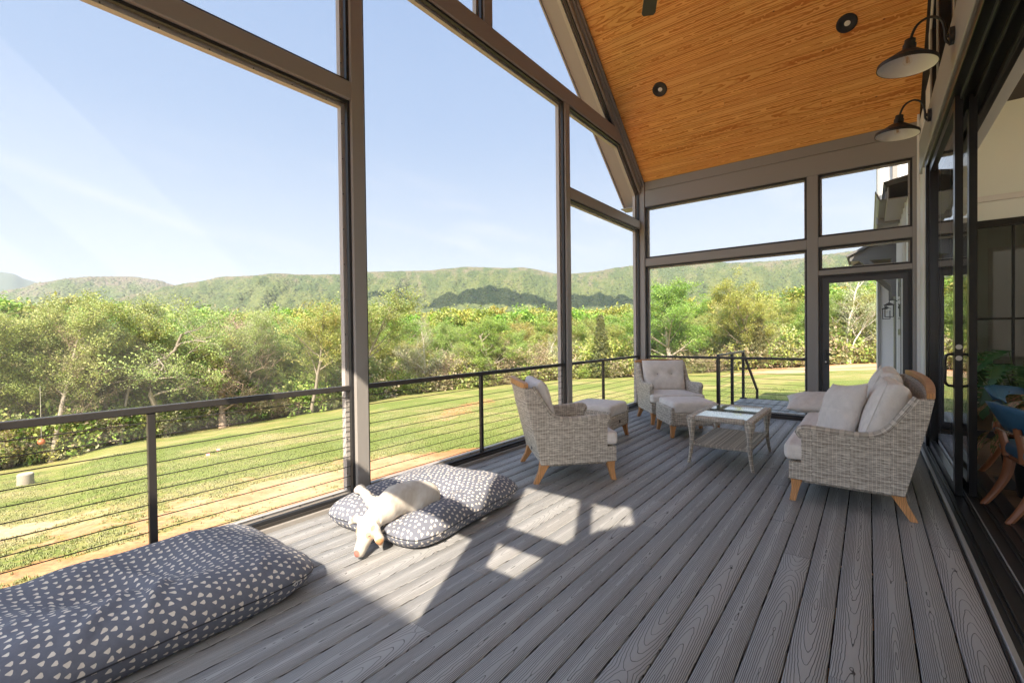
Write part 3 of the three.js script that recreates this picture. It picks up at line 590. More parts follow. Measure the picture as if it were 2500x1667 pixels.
// ---------------------------------------------------------------- rooms inside
{
  const f = thing('interior_floor', 'brown oak plank floor indoors behind the sliding door', 'floor', [3.5, 0, ZR], 0, null, 'structure');
  const r = rngOf(21);
  for (let z = ZF + 0.06, i = 0; z < ZN; z += 0.19, i++) {
    const cut = 1.3 + ((i * 1.37) % 2.2), spans = [[0.862, cut], [cut + 0.002, cut + 2.0], [cut + 2.002, 7]];
    for (const [a, b] of spans) { const g = cbox(b - a, 0.02, 0.1885, 0.002).clone(), p = g.attributes.position, uv = new Float32Array(p.count * 2), o = r() * 3; for (let k = 0; k < p.count; k++) { uv[k * 2] = p.getZ(k) / 0.19 + 0.5; uv[k * 2 + 1] = p.getX(k) / 1.8 + o; } g.setAttribute('uv', new THREE.BufferAttribute(uv, 2)); mesh('floor_plank', g, M.oak_floor, f, [(a + b) / 2 - 3.5, -0.012, z + 0.094 - ZR]); }
  }
  bar(f, 'floor_register', M.stop_black, [0.90, -0.001, -6.05], [1.02, 0.004, -5.62], 0.001);
  const w = thing('interior_walls', 'pale walls and ceiling of the rooms behind the sliding door', 'wall', [3.5, 0, ZR], 0, null, 'structure'), I = M.interior_white;
  // far wall of the room with a black framed glazed opening into the next room
  const z = ZF - 0.02, t = 0.14;
  bar(w, 'wall', I, [0.87, 0, z - t], [0.93, 4.5, z]);
  bar(w, 'wall', I, [0.931, 2.72, z - t], [2.6, 4.5, z]);
  bar(w, 'wall', I, [2.601, 0, z - t], [7, 4.5, z]);
  bar(w, 'wall', I, [7.001, -0.02, z - t], [7.1, 4.6, -7.9]);
  bar(w, 'wall', I, [7.001, -0.02, -0.2], [7.1, 4.6, ZN]);
  bar(w, 'wall', I, [7.001, -0.02, -7.9], [7.1, 0.15, -0.2]);
  bar(w, 'wall', I, [7.001, 4.2, -7.9], [7.1, 4.6, -0.2]);  // unseen opening between these wall pieces, added to let daylight indoors
  bar(w, 'wall', I, [0.87, 0, ZN + 0.01], [7, 4.5, ZN + 0.12]);
  bar(w, 'ceiling_panel', I, [0.76, 4.5, z - t], [7.1, 4.6, ZN + 0.12]);
  bar(w, 'head_wall', I, [0.83, 3.32, z + 0.002], [0.94, 4.49, ZN]);
  bar(w, 'crown_trim', M.white_paint, [0.941, 2.95, z + 0.001], [7, 3.02, z + 0.03]);
  const fr = put(w, 'glazed_partition', boxUV(at(ring([[0.932, 0.001], [2.6, 0.001], [2.6, 2.719], [0.932, 2.719]], 0.085, 0.08, 'z'), 0, 0, z - 0.06)), M.door_black);
  fr.userData.label = 'black framed glazed partition with muntins';
  const o = [3.5, 0, ZR];
  mesh('muntin', at(cbox(1.49, 0.026, 0.03), 1.766 - o[0], 1.49, z - 0.03 - o[2]), M.door_black, fr);
  for (const x of [1.395, 1.90]) mesh('muntin', at(cbox(0.026, 2.54, 0.034), x - o[0], 1.36, z - 0.03 - o[2]), M.door_black, fr);
  mesh('pane', at(new THREE.PlaneGeometry(1.5, 2.55), 1.766 - o[0], 1.36, z - 0.03 - o[2]), M.pane, fr);
  // the next room: its window wall looks out to the far side
  const z2 = -12.0;
  bar(w, 'wall', I, [0.60, -0.02, z2], [0.66, 3.3, z - t - 0.002]);
  bar(w, 'wall', I, [0.661, 0, z2 - 0.14], [1.72, 3.3, z2]);
  bar(w, 'wall', I, [1.721, 0, z2 - 0.14], [3.2, 0.82, z2]);
  bar(w, 'wall', I, [1.721, 2.85, z2 - 0.14], [3.2, 3.3, z2]);
  bar(w, 'wall', I, [3.201, 0, z2 - 0.14], [7, 3.3, z2]);
  bar(w, 'wall', I, [7.001, 0, z2 - 0.14], [7.1, 3.3, z - t - 0.002]);
  bar(w, 'ceiling_panel', I, [0.6, 3.301, z2 - 0.14], [7.1, 3.36, z - t - 0.002]);
  bar(f, 'floor_slab', M.oak_floor, [0.6, -0.06, z2 - 0.14], [7.1, -0.024, ZN]);
  put(w, 'window_frame', boxUV(at(ring([[1.722, 0.822], [3.199, 0.822], [3.199, 2.848], [1.722, 2.848]], 0.06, 0.16, 'z'), 0, 0, z2 - 0.15)), M.white_paint);
}

// ---------------------------------------------------------------- the wing of the house beyond the far end, and its twin behind the viewer
function wing(s, name, label, dx = 0, pitch = 0.18) {       // s = -1 far, +1 near
  const Z = t => ZR + s * t, w = thing(name, label, 'house wing', [0.5, 0, Z(7)]);
  const lo = (a, b) => [Math.min(a, b), Math.max(a, b)], B = (n, m, x0, x1, y0, y1, t0, t1, c = 0.004) => { const [a, b] = lo(Z(t0), Z(t1)); return bar(w, n, m, [x0, y0, a], [x1, y1, b], c); };
  B('wall', M.white_siding, 0.42, 0.60, -1.2, 3.2, 4.415, 9.0);
  for (let t = 4.75; t < 9.0; t += 0.41) B('batten', M.white_siding, 0.402, 0.4195, -1.2, 3.2, t, t + 0.04);
  B('eave_soffit', M.soffit, 0.205 + dx, 0.42, 3.19, 3.205, 4.43, 9.0);
  B('eave_fascia', M.gutter_taupe, 0.205 + dx, 0.225 + dx, 3.206, 3.37, 4.43, 9.0);
  // ogee gutter along the eave
  const prof = [[0.205, 3.25], [0.205, 3.385], [0.19, 3.385], [0.19, 3.268], [0.135, 3.268], [0.118, 3.30], [0.108, 3.345], [0.085, 3.375], [0.085, 3.395], [0.07, 3.395], [0.07, 3.365], [0.09, 3.335], [0.10, 3.29], [0.122, 3.25]];
  const [a, b] = lo(Z(4.7), Z(8.9));
  put(w, 'gutter', boxUV(at(prism(prof, b - a, 'z'), dx, 0, a)), M.gutter_taupe);
  // roof of the wing rising away from the eave
  const g = boxUV(at(prism([[0.19, 3.37], [7.2, 3.37 + 7.0 * pitch], [7.2, 3.55 + 7.0 * pitch], [0.16, 3.44]], b - a + 0.3, 'z'), dx, 0, a));
  put(w, 'roof', g, M.roofing);
  return { w, B, Z };
}
{
  const { w, B, Z } = wing(-1, 'house_wing', 'white house wing with gutter, window and hooded side door past the far end');
  // taller white block at its end
  B('tall_block', M.white_siding, 0.17, 7, -1.2, 6.6, 9.01, 13.5, 0.01);
  B('corner_board', M.grey_trim, 0.145, 0.20, -1.2, 6.6, 8.98, 9.06);
  B('downpipe', M.gutter_taupe, 0.40, 0.49, 3.62, 5.6, 8.9, 9.0);
  B('gutter_return', M.gutter_taupe, 0.10, 0.41, 3.14, 3.36, 6.05, 6.17, 0.02);
  B('gutter_lip', M.gutter_taupe, 0.085, 0.42, 3.361, 3.385, 6.03, 6.18, 0.006);
  const fl = thing('flood_light', 'small twin flood light high on the white block', 'light', [0.34, 4.34, Z(9.01)]);
  mesh('base', at(cyl(0.035, 0.035, 0.03, 10), 0, 0, 0.015, Math.PI / 2), M.aluminium, fl);
  for (const d of [-1, 1]) mesh('lamp_head', at(lathe([[0.0, 0], [0.03, 0.0], [0.05, 0.09], [0.045, 0.09], [0.0, 0.06]], 12), d * 0.07, 0.06, 0.09, 1.9, d * 0.4), M.lens_white, fl);
  // window of the wing wall
  const wf = B('window', M.door_charcoal, 0.394, 0.4195, 0.42, 2.25, 5.6, 6.55);
  const o = wf.origin;
  for (const [y, k] of [[-0.45, 0], [0.45, 1]]) mesh('pane', at(new THREE.PlaneGeometry(0.82, 0.80), -0.0135, y, 0, 0, -Math.PI / 2), M.pane, wf);
  bar(w, 'window_sill', M.hood_soffit, [0.36, 0.36, Z(6.62)], [0.4195, 0.418, Z(5.53)]);
  // pent hood on brackets over the side door
  const H0 = 7.35, H1 = 8.75, hood = w;
  const [ha, hb] = [Z(H1), Z(H0)];
  put(hood, 'hood_roof', boxUV(at(prism([[-0.34, 2.82], [0.41, 3.19], [0.41, 3.235], [-0.36, 2.855]], hb - ha + 0.12, 'z'), 0, 0, ha - 0.06)), M.hood_grey);
  for (const zz of [hb - 0.05, ha]) {
    put(hood, 'hood_cheek', boxUV(at(prism([[-0.30, 2.74], [0.41, 2.72], [0.41, 3.18], [-0.30, 2.835]], 0.05, 'z'), 0, 0, zz)), M.hood_grey);
    put(hood, 'bracket', boxUV(at(prism([[-0.16, 2.735], [0.0, 2.735], [0.41, 2.30], [0.41, 2.12]], 0.08, 'z', 0.004), 0, 0, zz - 0.015)), M.hood_grey);
    put(hood, 'bracket_post', boxUV(at(prism([[0.33, 2.0], [0.41, 2.0], [0.41, 2.716], [0.33, 2.719]], 0.085, 'z', 0.004), 0, 0, zz - 0.017)), M.hood_grey);
  }
  for (let k = 0; k < 4; k++) put(hood, 'hood_soffit_board', boxUV(at(prism([[-0.3 + k * 0.177, 2.80 + k * 0.083], [-0.13 + k * 0.177, 2.88 + k * 0.083], [-0.13 + k * 0.177, 2.89 + k * 0.083], [-0.3 + k * 0.177, 2.81 + k * 0.083]], hb - ha - 0.102, 'z'), 0, 0, ha + 0.051)), M.hood_soffit);
  B('side_door', M.door_charcoal, 0.40, 0.4195, -0.9, 2.1, 7.6, 8.5);
  // two wall lanterns beside the hooded door
  const lantern = (zz, lab) => {
    const t = thing('wall_lantern', lab, 'lantern', [0.42, 1.62, zz], 0, 'lanterns on the white house wing'), K = M.black_metal;
    mesh('back_plate', at(cbox(0.02, 0.2, 0.1), -0.0, 0.2, 0), K, t);
    mesh('arm', tube([[0, 0.26, 0], [-0.06, 0.30, 0], [-0.12, 0.30, 0], [-0.13, 0.26, 0]], 0.008, 12, 6), K, t);
    mesh('cap', at(merge([at(new THREE.ConeGeometry(0.11, 0.05, 4), 0, 0.235, 0, 0, Math.PI / 4), at(cbox(0.15, 0.012, 0.15), 0, 0.207, 0)]), -0.13, 0, 0), K, t);
    const fr = []; for (const a of [-1, 1]) for (const b of [-1, 1]) fr.push(at(cbox(0.012, 0.21, 0.012), -0.13 + a * 0.06, 0.10, b * 0.06));
    for (const a of [-1, 1]) { fr.push(at(cbox(0.012, 0.012, 0.132), -0.13 + a * 0.06, -0.006, 0)); fr.push(at(cbox(0.108, 0.012, 0.012), -0.13, -0.006, a * 0.06)); }
    mesh('frame', merge(fr), K, t);
    mesh('bulb', at(new THREE.SphereGeometry(0.026, 10, 8), -0.13, 0.13, 0), M.lens_white, t);
    for (const a of [-1, 1]) mesh('pane', at(new THREE.PlaneGeometry(0.11, 0.2), -0.13 + a * 0.06, 0.1, 0, 0, Math.PI / 2), M.pane, t);
  };
  lantern(Z(6.95), 'larger looking black wall lantern, nearer of the two seen through the screen door');
  lantern(Z(8.72), 'smaller looking black wall lantern, farther of the two seen through the screen door');
}
{
  const { w, B, Z } = wing(1, 'house_wing', 'white house wing with a cross gable behind the viewer', 0.15, 0.84);
  B('downpipe', M.gutter_taupe, 0.05, 0.14, -1.0, 3.80, 4.42, 4.50);
  // its cross gable: this ridge keeps the low sun off the near end of the deck
  const zc = Z(10.4), half = 1.9, top = 7.14;
  put(w, 'cross_gable', boxUV(at(prism([[zc - half, -1.2], [zc + half, -1.2], [zc + half, top - half * 0.84], [zc, top], [zc - half, top - half * 0.84]], 6.6, 'x'), 0.25, 0, 0)), M.white_siding);
  for (const s of [-1, 1]) put(w, 'gable_roof', boxUV(at(prism([[zc, top + 0.02], [zc + s * (half + 0.3), top + 0.02 - (half + 0.3) * 0.84], [zc + s * (half + 0.3), top + 0.14 - (half + 0.3) * 0.84], [zc, top + 0.14]], 7.2, 'x'), -0.1, 0, 0)), M.roofing);
}

// ---------------------------------------------------------------- gooseneck wall lamps on the door header
function wallLamp(z, label) {
  const t = thing('wall_lamp', label, 'wall lamp', [0.50, 3.535, z], 0, 'gooseneck barn lamps over the sliding door'), K = M.lamp_black;
  mesh('back_plate', at(cyl(0.062, 0.062, 0.028, 24), -0.0145, 0, 0, 0, 0, Math.PI / 2), K, t);
  mesh('arm', merge([tube([[-0.028, -0.05, 0], [-0.045, -0.02, 0], [-0.05, 0.06, 0], [-0.075, 0.15, 0], [-0.135, 0.19, 0], [-0.20, 0.165, 0], [-0.235, 0.10, 0], [-0.245, 0.045, 0]], 0.0095, 40, 8), at(new THREE.SphereGeometry(0.016, 10, 8), -0.034, 0.01, 0)]), K, t);
  const tilt = g => at(g, -0.25, 0.03, 0, 0, 0, -0.10);
  mesh('socket', tilt(lathe([[0.0, 0.035], [0.034, 0.035], [0.034, 0.0], [0.042, -0.002], [0.042, -0.045], [0.05, -0.05]], 24)), K, t);
  mesh('shade', tilt(lathe([[0.045, -0.046], [0.075, -0.06], [0.13, -0.10], [0.178, -0.132], [0.186, -0.137], [0.188, -0.164], [0.184, -0.165], [0.180, -0.140], [0.172, -0.136]], 40)), K, t);
  mesh('shade_lining', tilt(lathe([[0.1825, -0.1635], [0.176, -0.140], [0.126, -0.104], [0.07, -0.066], [0.0, -0.056]], 40)), M.lamp_inner, t);
  const b = mesh('bulb', tilt(lathe([[0.0, -0.155], [0.018, -0.151], [0.03, -0.137], [0.032, -0.12], [0.022, -0.098], [0.014, -0.085], [0.014, -0.06]], 20)), M.bulb_glass, t);
  mesh('filament', tilt(merge([0, 1, 2, 3].map(k => at(cyl(0.0022, 0.0022, 0.045, 5), Math.cos(k * 1.57) * 0.008, -0.115, Math.sin(k * 1.57) * 0.008, 0.15 * Math.sin(k), 0, 0.15)))), M.filament, b);
}
wallLamp(-4.72, 'nearer black gooseneck barn lamp on the door header');
wallLamp(-6.30, 'farther black gooseneck barn lamp on the door header');
// ---------------------------------------------------------------- recessed lights and fan
function downlight(x, z, label) {
  const t = thing('recessed_light', label, 'downlight', [x, ceilY(z), z], 0, 'recessed lights in the pine ceiling'); t.rotation.x = -Math.atan(PITCH);
  mesh('trim_ring', lathe([[0.036, -0.003], [0.05, -0.004], [0.062, -0.012], [0.10, -0.016], [0.108, -0.012], [0.108, 0.0]], 36), M.lamp_black, t);
  mesh('baffle', lathe([[0.0, -0.0025], [0.05, -0.0025]], 28), M.lamp_black, t);
  mesh('lens', at(lathe([[0.0, -0.009], [0.02, -0.008], [0.032, -0.0035]], 24), 0.006, 0, -0.004), M.lens_white, t);
}
downlight(-2.531, -7.008, 'recessed black ringed light in the ceiling nearer the valley side');
downlight(-0.21, -6.992, 'recessed black ringed light in the ceiling nearer the house');
{
  const t = thing('ceiling_fan', 'dark ceiling fan, one blade tip dipping into the top of the picture', 'ceiling fan', [-1.42, 4.62, -3.9]);
  mesh('downrod', at(cyl(0.016, 0.016, 3.0, 10), 0, 1.6, 0), M.lamp_black, t);
  mesh('hub', lathe([[0, -0.09], [0.08, -0.085], [0.13, -0.04], [0.13, 0.05], [0.06, 0.10], [0, 0.11]], 24), M.lamp_black, t);
  const a0 = Math.atan2(0.72, -0.36);   // first blade points to the tip seen
  for (let k = 0; k < 5; k++) {
    const g = boxUV(prism([[0.10, -0.035], [0.30, -0.062], [0.78, -0.068], [0.815, -0.05], [0.815, 0.05], [0.78, 0.068], [0.30, 0.062], [0.10, 0.035]], 0.012, 'y', 0.002));
    const m = mesh('blade', g, M.fan_blade, t); m.rotation.y = a0 + k * Math.PI * 2 / 5; m.position.y = 0.0;
  }
}
// ---------------------------------------------------------------- wicker seating
const legG = (top, bot, tw, bw) => {   // a square tapering leg between two centres
  const q = (c, w, y) => [[c[0] - w, y, c[1] - w], [c[0] + w, y, c[1] - w], [c[0] + w, y, c[1] + w], [c[0] - w, y, c[1] + w]], A = q(top, tw, 0.185), Bm = q([lerp(top[0], bot[0], 0.38), lerp(top[1], bot[1], 0.38)], lerp(tw, bw, 0.72), 0.10), C = q(bot, bw, 0.0), pos = [];
  const Q = (a, b, c, d) => pos.push(...a, ...b, ...c, ...a, ...c, ...d);
  for (const [U, V] of [[A, Bm], [Bm, C]]) for (let i = 0; i < 4; i++) { const j = (i + 1) % 4; Q(U[i], U[j], V[j], V[i]); }
  Q(C[0], C[1], C[2], C[3]); Q(A[3], A[2], A[1], A[0]);
  const g = new THREE.BufferGeometry(); g.setAttribute('position', new THREE.Float32BufferAttribute(pos, 3)); g.computeVertexNormals(); boxUV(g, 3); return g;
};
const KW = 1 / 0.24;   // wicker tile
function seatFrame(t, w, bow) {     // front is +z; d is counted back from the front of the base
  const ZF0 = 0.40, prof = [[0, 0.175], [0, 0.312], [0.085, 0.312], [0.085, 0.535], [0.072, 0.55], [0.078, 0.572], [0.11, 0.582], [0.30, 0.572], [0.47, 0.565], [0.56, 0.582], [0.63, 0.63], [0.69, 0.715], [0.745, 0.80], [0.79, 0.872], [0.872, 0.872], [0.845, 0.72], [0.79, 0.48], [0.74, 0.27], [0.715, 0.165]];
  const th = 0.062, hw = w / 2;
  for (const s of [-1, 1]) {
    const g = boxUV(prism(prof.map(p => [ZF0 - p[0], p[1]]), th, 'x', 0.006), KW);
    mesh('arm_panel', at(g, s > 0 ? hw - th : -hw, 0, 0), M.wicker, t);
    const braid = prof.slice(3, 14).map(p => [s * (hw - th / 2), p[1], ZF0 - p[0]]);
    mesh('arm_braid', merge([tube(braid, 0.034, 40, 8), at(new THREE.SphereGeometry(0.034, 8, 6), ...braid[0])]), M.wicker, t);
    mesh('base_braid', tube([[s * (hw - th / 2), 0.172, ZF0 - 0.01], [s * (hw - th / 2), 0.168, 0], [s * (hw - th / 2), 0.165, ZF0 - 0.72]], 0.018, 8, 6), M.wicker, t);
  }
  const back = (x, y) => { const d = table([[0.165, 0.712], [0.27, 0.737], [0.48, 0.787], [0.72, 0.842], [0.92, 0.885]], y); return ZF0 - d + 0.03 - bow * (1 - Math.pow(x / hw, 2)) * smooth(0.1, 0.7, y); };
  const g = new THREE.BoxGeometry(w - 0.07, 0.71, 0.045, 20, 12, 1), p = g.attributes.position;
  for (let i = 0; i < p.count; i++) { const x = p.getX(i), y = p.getY(i) + 0.52; p.setXYZ(i, x, y, back(x, y) + p.getZ(i)); }
  const gb = g.toNonIndexed(); gb.computeVertexNormals(); mesh('back_panel', toCreasedNormals(boxUV(gb, KW), 0.6), M.wicker, t);
  const r = new THREE.BoxGeometry(w + 0.005, 0.05, 0.05, 28, 2, 2), q = r.attributes.position;
  for (let i = 0; i < q.count; i++) { const x = q.getX(i), y = q.getY(i), e = Math.abs(x) / hw, k = 1 - 0.25 * smooth(0.9, 1, e); q.setXYZ(i, x, 0.898 + y * k + 0.012 * (1 - e * e), back(x * 0.98, 0.90) + q.getZ(i) * k + 0.004); }
  mesh('top_rail', toCreasedNormals(boxUV(r.toNonIndexed(), 2.5), 0.5), M.teak, t);
  mesh('apron', at(cbox(w - 2 * th - 0.001, 0.137, 0.05, 0.008, KW), 0, 0.2435, ZF0 - 0.026), M.wicker, t);
  mesh('seat_deck', at(cbox(w - 2 * th - 0.002, 0.03, 0.64, 0.004, KW), 0, 0.295, ZF0 - 0.375), M.wicker, t);
  mesh('base_braid', tube([[-hw + 0.03, 0.172, ZF0 - 0.01], [0, 0.172, ZF0 - 0.01], [hw - 0.03, 0.172, ZF0 - 0.01]], 0.018, 8, 6), M.wicker, t);
  for (const s of [-1, 1]) {
    mesh('leg', legG([s * (hw - 0.045), 0.345], [s * (hw - 0.02), 0.375], 0.04, 0.021), M.teak, t);
    mesh('leg', legG([s * (hw - 0.055), -0.27], [s * (hw - 0.02), -0.365], 0.045, 0.022), M.teak, t);
  }
  const bt = mesh('badge', at(cyl(0.02, 0.02, 0.004, 14), 0.0, 0.24, back(0, 0.24) - 0.024, Math.PI / 2), M.stop_black, t);
  return back;
}
function tufted(w, h, d, dips, seed) {   // upright back cushion with button dips on its front (+z)
  const g = new THREE.BoxGeometry(w, h, d, 26, 20, 6), p = g.attributes.position, X = w / 2, Y = h / 2, Z = d / 2;
  for (let i = 0; i < p.count; i++) {
    let x = p.getX(i), y = p.getY(i), z = p.getZ(i);
    const a = x / X, b = y / Y, c = z / Z, e = Math.pow(Math.max(Math.abs(a), 0), 6), f = Math.pow(Math.abs(b), 6);
    z *= Math.pow(Math.max(0, 1 - e * 0.55), 0.6) * Math.pow(Math.max(0, 1 - f * 0.6), 0.6);
    z += Math.sign(z) * 0.022 * (1 - a * a) * (1 - b * b) * Math.abs(c);
    x *= 1 - 0.035 * Math.pow(Math.abs(c), 3) - 0.02 * (1 - b * b) * Math.abs(a) + 0.012 * f * Math.abs(a); y *= 1 - 0.03 * Math.pow(Math.abs(c), 3) + 0.018 * e * Math.abs(b) - 0.016 * (1 - a * a) * Math.abs(b);
    if (c > 0) for (const [dx, dy] of dips) { const r2 = ((x - dx) ** 2 + (y - dy) ** 2); z -= 0.042 * Math.exp(-r2 / 0.0022) * c + 0.012 * Math.exp(-Math.abs(y - dy) / 0.012) * Math.exp(-((x - dx) ** 2) / 0.02) * c; }
    z += 0.007 * fbm(x * 6 + seed * 3, y * 6 - seed, 3) * Math.abs(c); x += 0.004 * fbm(y * 9 + seed, z * 9, 2); y += 0.005 * fbm(x * 8 - seed, z * 7, 2);
    p.setXYZ(i, x, y, z);
  }
  return smoothUV(g, 2.2);
}
function pipingOf(w, h, z, r = 0.004) { const p = []; const X = w / 2 * 0.955, Y = h / 2 * 0.965, n = 6; for (const [a, b] of [[-1, -1], [1, -1], [1, 1], [-1, 1]]) { p.push([a * X, b * Y, z]); const nx = a === b ? -a : a, ny = a === b ? b : -b; } const c = new THREE.CatmullRomCurve3(P3(p.flatMap((q, i) => { const s = p[(i + 1) % 4]; return [0.03, 0.25, 0.5, 0.75, 0.97].map(t => [lerp(q[0], s[0], t), lerp(q[1], s[1], t), q[2]]); })), true); return new THREE.TubeGeometry(c, 80, r, 5, true); }
function armchair() {
  const t = thing('armchair', '', 'armchair', [0, 0, 0], 0, 'wicker armchairs on the porch'), w = 0.80;
  seatFrame(t, w, 0.045);
  const g = merge([at(cushionGeo(w - 0.135, 0.135, 0.60, 0.045, 0.016, 2), 0, 0.385, 0.055), at(cushionGeo(w - 0.01, 0.13, 0.16, 0.045, 0.006, 3), 0, 0.384, 0.345)]);
  mesh('seat_cushion', g, M.cushion, t);
  const b = mesh('back_cushion', tufted(w - 0.14, 0.50, 0.15, [[-0.115, 0.02], [0.115, 0.02]], 4), M.cushion, t, [0, 0.675, -0.245]); b.rotation.x = -0.24;
  for (const x of [-0.115, 0.115]) mesh('button', at(new THREE.SphereGeometry(0.011, 8, 6), x, 0.02, 0.053), M.button, b);
  return t;
}
const chairA = armchair(), place = (o, x, z, turn, label) => { o.position.set(x, 0, z); o.rotation.set(0, turn, 0); o.userData.label = label; };
const copyOf = (o, x, z, turn, label) => { const c = o.clone(); c.name = numbered(o.name); scene.add(c); c.userData = { ...o.userData }; place(c, x, z, turn, label); return c; };
place(chairA, -2.423, -3.936, Math.atan2(0.695, -0.72), 'wicker armchair with its back to the viewer, in front of the middle railing');
copyOf(chairA, -2.486, -7.184, Math.atan2(0.62, 0.784), 'wicker armchair facing the viewer in the far corner of the porch');
function ottoman() {
  const t = thing('ottoman', '', 'ottoman', [0, 0, 0], 0, 'wicker ottomans on the porch'), w = 0.66, d = 0.60;
  for (const s of [-1, 1]) {
    mesh('side_panel', at(cbox(0.05, 0.20, d, 0.012, KW), s * (w / 2 - 0.025), 0.265, 0), M.wicker, t);
    mesh('side_braid', merge([tube([[s * (w / 2 - 0.025), 0.362, -d / 2 + 0.02], [s * (w / 2 - 0.025), 0.366, 0], [s * (w / 2 - 0.025), 0.362, d / 2 - 0.02]], 0.03, 10, 8), at(new THREE.SphereGeometry(0.03, 8, 6), s * (w / 2 - 0.025), 0.362, d / 2 - 0.02), at(new THREE.SphereGeometry(0.03, 8, 6), s * (w / 2 - 0.025), 0.362, -d / 2 + 0.02)]), M.wicker, t);
    mesh('end_panel', at(cbox(w - 0.101, 0.15, 0.05, 0.008, KW), 0, 0.24, s * (d / 2 - 0.026)), M.wicker, t);
    mesh('base_braid', merge([tube([[-w / 2 + 0.02, 0.165, s * (d / 2 - 0.02)], [0, 0.165, s * (d / 2 - 0.02)], [w / 2 - 0.02, 0.165, s * (d / 2 - 0.02)]], 0.016, 6, 6), tube([[s * (w / 2 - 0.02), 0.165, -d / 2 + 0.02], [s * (w / 2 - 0.02), 0.165, 0], [s * (w / 2 - 0.02), 0.165, d / 2 - 0.02]], 0.016, 6, 6)]), M.wicker, t);
    for (const q of [-1, 1]) mesh('leg', legG([s * (w / 2 - 0.05), q * (d / 2 - 0.05)], [s * (w / 2 - 0.025), q * (d / 2 - 0.02)], 0.04, 0.02), M.teak, t);
  }
  mesh('seat_deck', at(cbox(w - 0.102, 0.02, d - 0.103, 0.004, KW), 0, 0.30, 0), M.wicker, t);
  mesh('badge', at(cyl(0.022, 0.022, 0.004, 14), 0, 0.23, d / 2 + 0.001, Math.PI / 2), M.stop_black, t);
  mesh('cushion', at(cushionGeo(w - 0.075, 0.145, d - 0.01, 0.035, 0.02, 6), 0, 0.385, 0), M.cushion, t);
  return t;
}
const ottoA = ottoman();
place(ottoA, -2.845, -5.49, Math.PI / 2 + 0.06, 'wicker ottoman by the railing behind the nearer armchair');
copyOf(ottoA, -1.96, -6.37, Math.atan2(0.62, 0.784), 'wicker ottoman in front of the far corner armchair');
// ---------------------------------------------------------------- sofa
{
  const t = thing('sofa', 'long wicker sofa with grey cushions against the house wall', 'sofa', [-0.115, 0, -5.515], -Math.PI / 2), w = 2.47;
  seatFrame(t, w, 0.06);
  for (const s of [-1, 1]) {
    const c = merge([at(cushionGeo(w / 2 - 0.075, 0.145, 0.62, 0.05, 0.022, 7 + s), s * (w / 4 - 0.032), 0.39, 0.06), at(cushionGeo(w / 2 - 0.008, 0.14, 0.17, 0.05, 0.008, 9 + s), s * (w / 4), 0.388, 0.355)]);
    mesh('seat_cushion', c, M.cushion, t);
  }
  for (let k = 0; k < 3; k++) {
    const b = mesh('back_cushion', tufted(0.775, 0.56, 0.20, [], 11 + k * 3), M.cushion, t, [(k - 1) * 0.765, 0.685 + (k === 1 ? 0.03 : 0), -0.195]); b.rotation.set(-0.33, (k - 1) * 0.05, (k - 1) * 0.02);
    mesh('piping', pipingOf(0.775, 0.56, 0.085), M.cushion_warm, b);
  }
}
function pillowGeo(w, h, T, seed, n = 30) {
  const pos = [], idx = [], N = n + 1;
  for (const s of [1, -1]) for (let j = 0; j <= n; j++) for (let i = 0; i <= n; i++) {
    const a = Math.sin((i / n * 2 - 1) * Math.PI / 2), b = Math.sin((j / n * 2 - 1) * Math.PI / 2);
    const f = Math.pow(Math.max(0, 1 - Math.pow(Math.abs(a), 2.6)), 0.55) * Math.pow(Math.max(0, 1 - Math.pow(Math.abs(b), 2.6)), 0.55);
    let x = a * w / 2 * (1 - 0.09 * (1 - b * b)), y = b * h / 2 * (1 - 0.09 * (1 - a * a));
    const ww = 0.03 * fbm(x * 5 + seed * 7, y * 5 - seed, 3) * f + 0.016 * Math.sin(Math.atan2(y, x) * 9 + seed) * smooth(0.25, 0.8, Math.hypot(a, b) / 1.3) * f;
    pos.push(x, y, s * (T / 2 * f + ww * 0.6));
  }
  const off = N * N;
  for (let j = 0; j < n; j++) for (let i = 0; i < n; i++) { const a = j * N + i; idx.push(a, a + 1, a + N, a + 1, a + N + 1, a + N); idx.push(off + a, off + a + N, off + a + 1, off + a + 1, off + a + N, off + a + N + 1); }
  const g = new THREE.BufferGeometry(); g.setAttribute('position', new THREE.Float32BufferAttribute(pos, 3)); g.setIndex(idx); g.setAttribute('uv', new THREE.Float32BufferAttribute(new Float32Array(pos.length / 3 * 2), 2)); g.computeVertexNormals();
  return smoothUV(g, 2.2);
}
{
  const a = mesh('throw_pillow', pillowGeo(0.56, 0.52, 0.20, 3), M.cushion_warm); tag(a, 'grey throw pillow leaning on the nearest sofa back cushion', 'pillow', 'throw pillows on the sofa');
  a.position.set(-0.20, 0.66, -4.88); a.rotation.set(-0.34, -Math.PI / 2 + 0.45, 0.12, 'YXZ');
  const b = mesh('throw_pillow', pillowGeo(0.62, 0.56, 0.20, 8), M.cushion_warm); tag(b, 'grey throw pillow lying flat at the far end of the sofa', 'pillow', 'throw pillows on the sofa');
  b.position.set(-0.47, 0.545, -6.30); b.rotation.set(-Math.PI / 2 + 0.16, -0.25, 0.35, 'YXZ');
}
